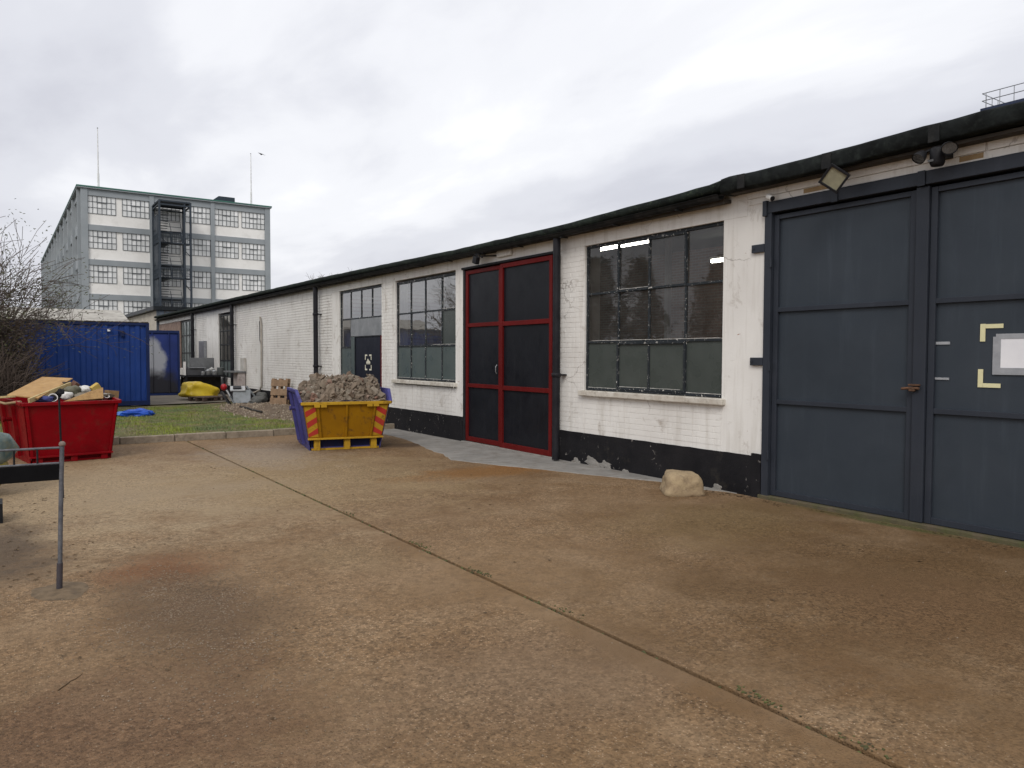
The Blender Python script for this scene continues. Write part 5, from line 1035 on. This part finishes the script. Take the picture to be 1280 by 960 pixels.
for zl_ in (14.07, 10.2, 6.4, 2.6):
    q = MB(); q.box(ex0, ex1, ey0, ey0+1.3, zl_-.1, zl_); q.box(ex0, ex0+1.1, ey0, ey1, zl_-.12, zl_-.02); q.build('landing', fs_, FE)
    zh = zl_+1.6
    q = MB(); q.box(ex0, ex1-.5, ey1-1.4, ey1, zh-.1, zh); q.build('half_landing', fs_, FE)
    for (z0_, ya, yb, xa) in ((zl_, ey0+1.3, ey1-1.4, ex0+1.5), ): 
        n = 9
        for i in range(n):
            t = i/(n-1); q = MB(); yy = ya+(yb-ya)*t; zz = z0_+1.6*t; q.box(xa, xa+1.1, yy-.13, yy+.13, zz-.04, zz); q.build('tread', simple('tread_steel', (.06, .07, .08), None, .5) if 'tread_steel' not in bpy.data.materials else bpy.data.materials['tread_steel'], FE)
        for x in (xa-.04, xa+1.1):
            q = MB(); bar(q, (x+.02, ya, z0_-.06), (x+.02, yb, z0_+1.54), .06, .25); bar(q, (x+.02, ya, z0_+.95), (x+.02, yb, z0_+2.5), .05, .05); q.build('stringer', fs_, FE)
        for i in range(n):
            t = i/(n-1); q = MB(); yy = yb+(ya-yb)*t; zz = z0_+1.6+2.1*t; q.box(ex0+.2, ex0+1.2, yy-.13, yy+.13, zz-.04, zz); q.build('tread', bpy.data.materials['tread_steel'], FE)
    q = MB()
    for zz in (zl_+.5, zl_+1.05): bar(q, (ex0, ey0, zz), (ex1, ey0, zz), .05, .05); bar(q, (ex0, ey0, zz), (ex0, ey1, zz), .05, .05); bar(q, (ex1, ey0, zz), (ex1, ey0+1.3, zz), .05, .05)
    for i in range(14): x = ex0+.2+i*.22; q.box(x-.018, x+.018, ey0-.018, ey0+.018, zl_, zl_+1.05)
    for i in range(16): y = ey0+.2+i*.25; q.box(ex0-.02, ex0+.02, y-.018, y+.018, zl_, zl_+1.05)
    for zz in (zh+.5, zh+1.05): bar(q, (ex0, ey1-1.4, zz), (ex1-.5, ey1-1.4, zz), .05, .05)
    bar(q, (ex1, ey0, zl_-1.5), (ex1, ey1, zl_-.1), .06, .06); bar(q, (ex0, ey1-1.4, zh-.05), (ex0+1.0, ey0+1.3, zl_-.05), .05, .05)
    q.build('railing', fs_, FE)
q = MB(); q.box(ex0+.0, ex0+.1, ey0+1.2, ey1-.1, 4, 17.2); q.build('mesh_screen', fs_, FE)

# block far to the right, only its roof railing shows
TB = thing('far_block', (60, 20, 0), 'far building whose roof railing shows above the eaves at the right edge', 'building')
q = MB(); q.box(56.5, 75, 2, 25.3, 0, 18.3); q.build('wall', fg, TB); q = MB(); q.box(56.2, 75.3, 1.7, 25.5, 18.3, 18.72); q.build('roof_edge', simple('dark_blue_edge', (.02, .03, .07), None, .6), TB)
for z in (19.75, 19.25):
    q = MB(); q.tube([(75, 25.44, z), (56.32, 25.44, z), (56.32, 2, z)], .03, 6); q.build('rail', MT['galv'], TB)
for p in [(56.32, 25.2-.87*i) for i in range(24)]+[(56.9+.87*i, 25.44) for i in range(20)]:
    q = MB(); q.tube([(p[0], p[1], 18.7), (p[0], p[1], 19.75)], .025, 6); q.build('baluster', MT['galv'], TB)

# ------------------------------------------------------------------ trees
def grow(q, p, d, L, r, depth, spread, up_, tips, seg=4, minr=.003, n=5, kids=(3, 5), droop=0.):
    pts = [p.copy()]; rr = [r]; d = d.normalized()
    for i in range(seg):
        d = (d+Vector((rnd.gauss(0, .13), rnd.gauss(0, .13), rnd.gauss(0, .10)+up_-droop*i/seg))).normalized(); p = p+d*(L/seg); pts.append(p.copy()); rr.append(max(minr, r*(1-.6*(i+1)/seg)))
    q.tube(pts, rr, n if r > .012 else 3, cap=False)
    if depth == 0: tips.append((p.copy(), d.copy())); return
    for k in range(rnd.randint(*kids)):
        t = rnd.uniform(.3, 1.0); i = min(int(t*seg), seg-1); b = pts[i].lerp(pts[i+1], t*seg-i); ax = d.orthogonal().normalized(); ax = Matrix.Rotation(rnd.uniform(0, 6.28), 3, d) @ ax
        nd = (d*math.cos(spread)+ax*math.sin(spread)); grow(q, b, nd, L*rnd.uniform(.5, .78), max(minr, rr[i]*rnd.uniform(.45, .65)), depth-1, spread*rnd.uniform(.8, 1.15), up_, tips, 3, minr, n, kids, droop)
def leaves(q, pts, n, s, rad):
    for i in range(n):
        c, d = rnd.choice(pts); c = c+Vector((rnd.gauss(0, rad), rnd.gauss(0, rad), rnd.gauss(0, rad))); a = Vector((rnd.gauss(0, 1), rnd.gauss(0, 1), rnd.gauss(0, .6))).normalized()*s*rnd.uniform(.6, 1.3); b = a.orthogonal().normalized()*s*rnd.uniform(.25, .45)
        q.add([c-a, c+b, c+a, c-b], [(0, 1, 2, 3)])
bark = simple('shrub_bark', (.075, .055, .045), (.12, .09, .075), .9, 6, .3, obj=False); lf = simple('shrub_leaf', (.035, .045, .015), (.075, .07, .03), .7, 4, 0, obj=False)
SHB = thing('shrub', (-.6, 21.8, .1), 'tangled bare shrub leaning over the blue container at the left edge', 'shrub')
rnd.seed(41); q = MB(); tips = []
for i in range(48):
    b = Vector((rnd.uniform(-2.8, .1), rnd.uniform(20.9, 23.2), .1)); dx = rnd.uniform(-.25, .42)
    grow(q, b, Vector((dx, rnd.uniform(-.3, .2), 1.2)), rnd.uniform(1.7, 2.7), .032, 3, .6, .0, tips, 5, .0055, 5, (3, 5), .10)
q.build('branches', bark, SHB)
q = MB(); leaves(q, tips, 11000, .04, .16); q.build('foliage', lf, SHB)
q = MB()                                             # low thicket of thin twigs in front of it
for i in range(3400):
    b = Vector((rnd.uniform(-2.6, .3), rnd.uniform(20.2, 22.6), rnd.uniform(.1, .7))); d = Vector((rnd.uniform(-.5, .7), rnd.uniform(-.5, .3), rnd.uniform(.2, 1.1))); L = rnd.uniform(.7, 1.7); pts = [b]
    for k in range(4): d = (d.normalized()+Vector((rnd.gauss(0, .18), rnd.gauss(0, .15), rnd.gauss(-.12, .12)))); pts.append(pts[-1]+d.normalized()*L/4)
    q.tube(pts, [.013, .012, .010, .007, .004], 3, cap=False)
q.build('thicket', bark, SHB)
q = MB(); tp_ = [(Vector((rnd.uniform(-2.6, .7), rnd.uniform(20.6, 22.8), rnd.uniform(.2, 2.7))), Vector((0, 0, 1))) for i in range(700)]; leaves(q, tp_, 15000, .045, .16); q.build('dead_leaves', simple('dead_shrub_leaf', (.05, .038, .028), (.085, .062, .045), .9, 4, 0, obj=False), SHB)
def bare_tree(name, loc, h, label, group=None, depth=4, mat=bark, n=1):
    q = MB(); tips = []; T = thing(name, loc, label, 'tree', group); b = Vector(loc)
    pts = [b+Vector((rnd.gauss(0, .06)*i, rnd.gauss(0, .06)*i, h*.30*i/3)) for i in range(4)]; q.tube(pts, [h*.024, h*.02, h*.018, h*.016], 8); q.build('trunk', mat, T); q = MB()
    for i in range(6): grow(q, pts[-1]-Vector((0, 0, rnd.uniform(0, h*.06))), Vector((rnd.uniform(-.8, .8), rnd.uniform(-.8, .8), 1.3)), h*rnd.uniform(.28, .36), h*.011, depth, .55, .05, tips, 4, .008, 5, (3, 4))
    q.build('crown', mat, T); return T, tips
bare_tree('bare_tree', (23.6, 61, 0), 10.3, 'leafless tree showing its twigs above the workshop roof')
for (x, y, h) in ((-5.5, 27, 8.0), (-8.5, 38, 9.0), (-13, 46, 9.5)): bare_tree('bare_tree', (x, y, 0), h, 'leafless tree standing out of view to the left, mirrored in the workshop windows', 'trees mirrored in the windows', 3)
# dense evergreens along the left boundary (mirrored in the glass)
EV = MB(); pts_ = []
for i in range(900):
    t = rnd.random(); a = rnd.uniform(0, 6.28); rad = (1-t*.75)*1.9*math.sqrt(rnd.random()); pts_.append((Vector((rad*math.cos(a), rad*math.sin(a), .5+t*6.2)), Vector((0, 0, 1))))
leaves(EV, pts_, 9000, .12, .16); EVM = EV.mesh('crown'); EVM.materials.append(simple('evergreen_leaf', (.018, .03, .012), (.035, .05, .02), .8, 1, 0)); TRM = MB(); TRM.tube([(0, 0, 0), (.05, 0, 2), (0, .04, 6)], [.16, .12, .04], 8); TRM = TRM.mesh('trunk'); TRM.materials.append(bark)
for i in range(11):
    t = thing('evergreen_tree', (-9.5-rnd.uniform(0, 1.2), 15.5+3.1*i, 0), 'dense evergreen in the row out of view to the left, mirrored in the windows', 'tree', 'evergreens mirrored in the windows', rnd.uniform(0, 6)); s = rnd.uniform(.8, 1.0)*(1 if i < 5 else .5); t.scale = (s, s, s)
    link('crown', EVM, None, t); link('trunk', TRM, None, t)
# bird by the right mast
BI = MB(); c = Vector((17.2, 60, 17.2)); BI.add([c+Vector(p) for p in ((-.30, 0, .10), (-.1, .1, .03), (0, -.18, 0), (.1, .1, .02), (.32, 0, -.06), (0, .24, .0), (0, 0, -.06), (0, .02, .05))], [(0, 1, 7), (0, 2, 1), (1, 2, 7), (3, 4, 7), (2, 4, 3), (2, 3, 7), (1, 7, 5), (3, 5, 7), (1, 5, 6), (3, 6, 5), (2, 1, 6), (2, 6, 3)])
tag(BI.build('bird', simple('bird_dark', (.03, .03, .035), None, .8), origin=(17.2, 60, 17.2)), 'small dark bird flying beside the right roof mast', 'bird')
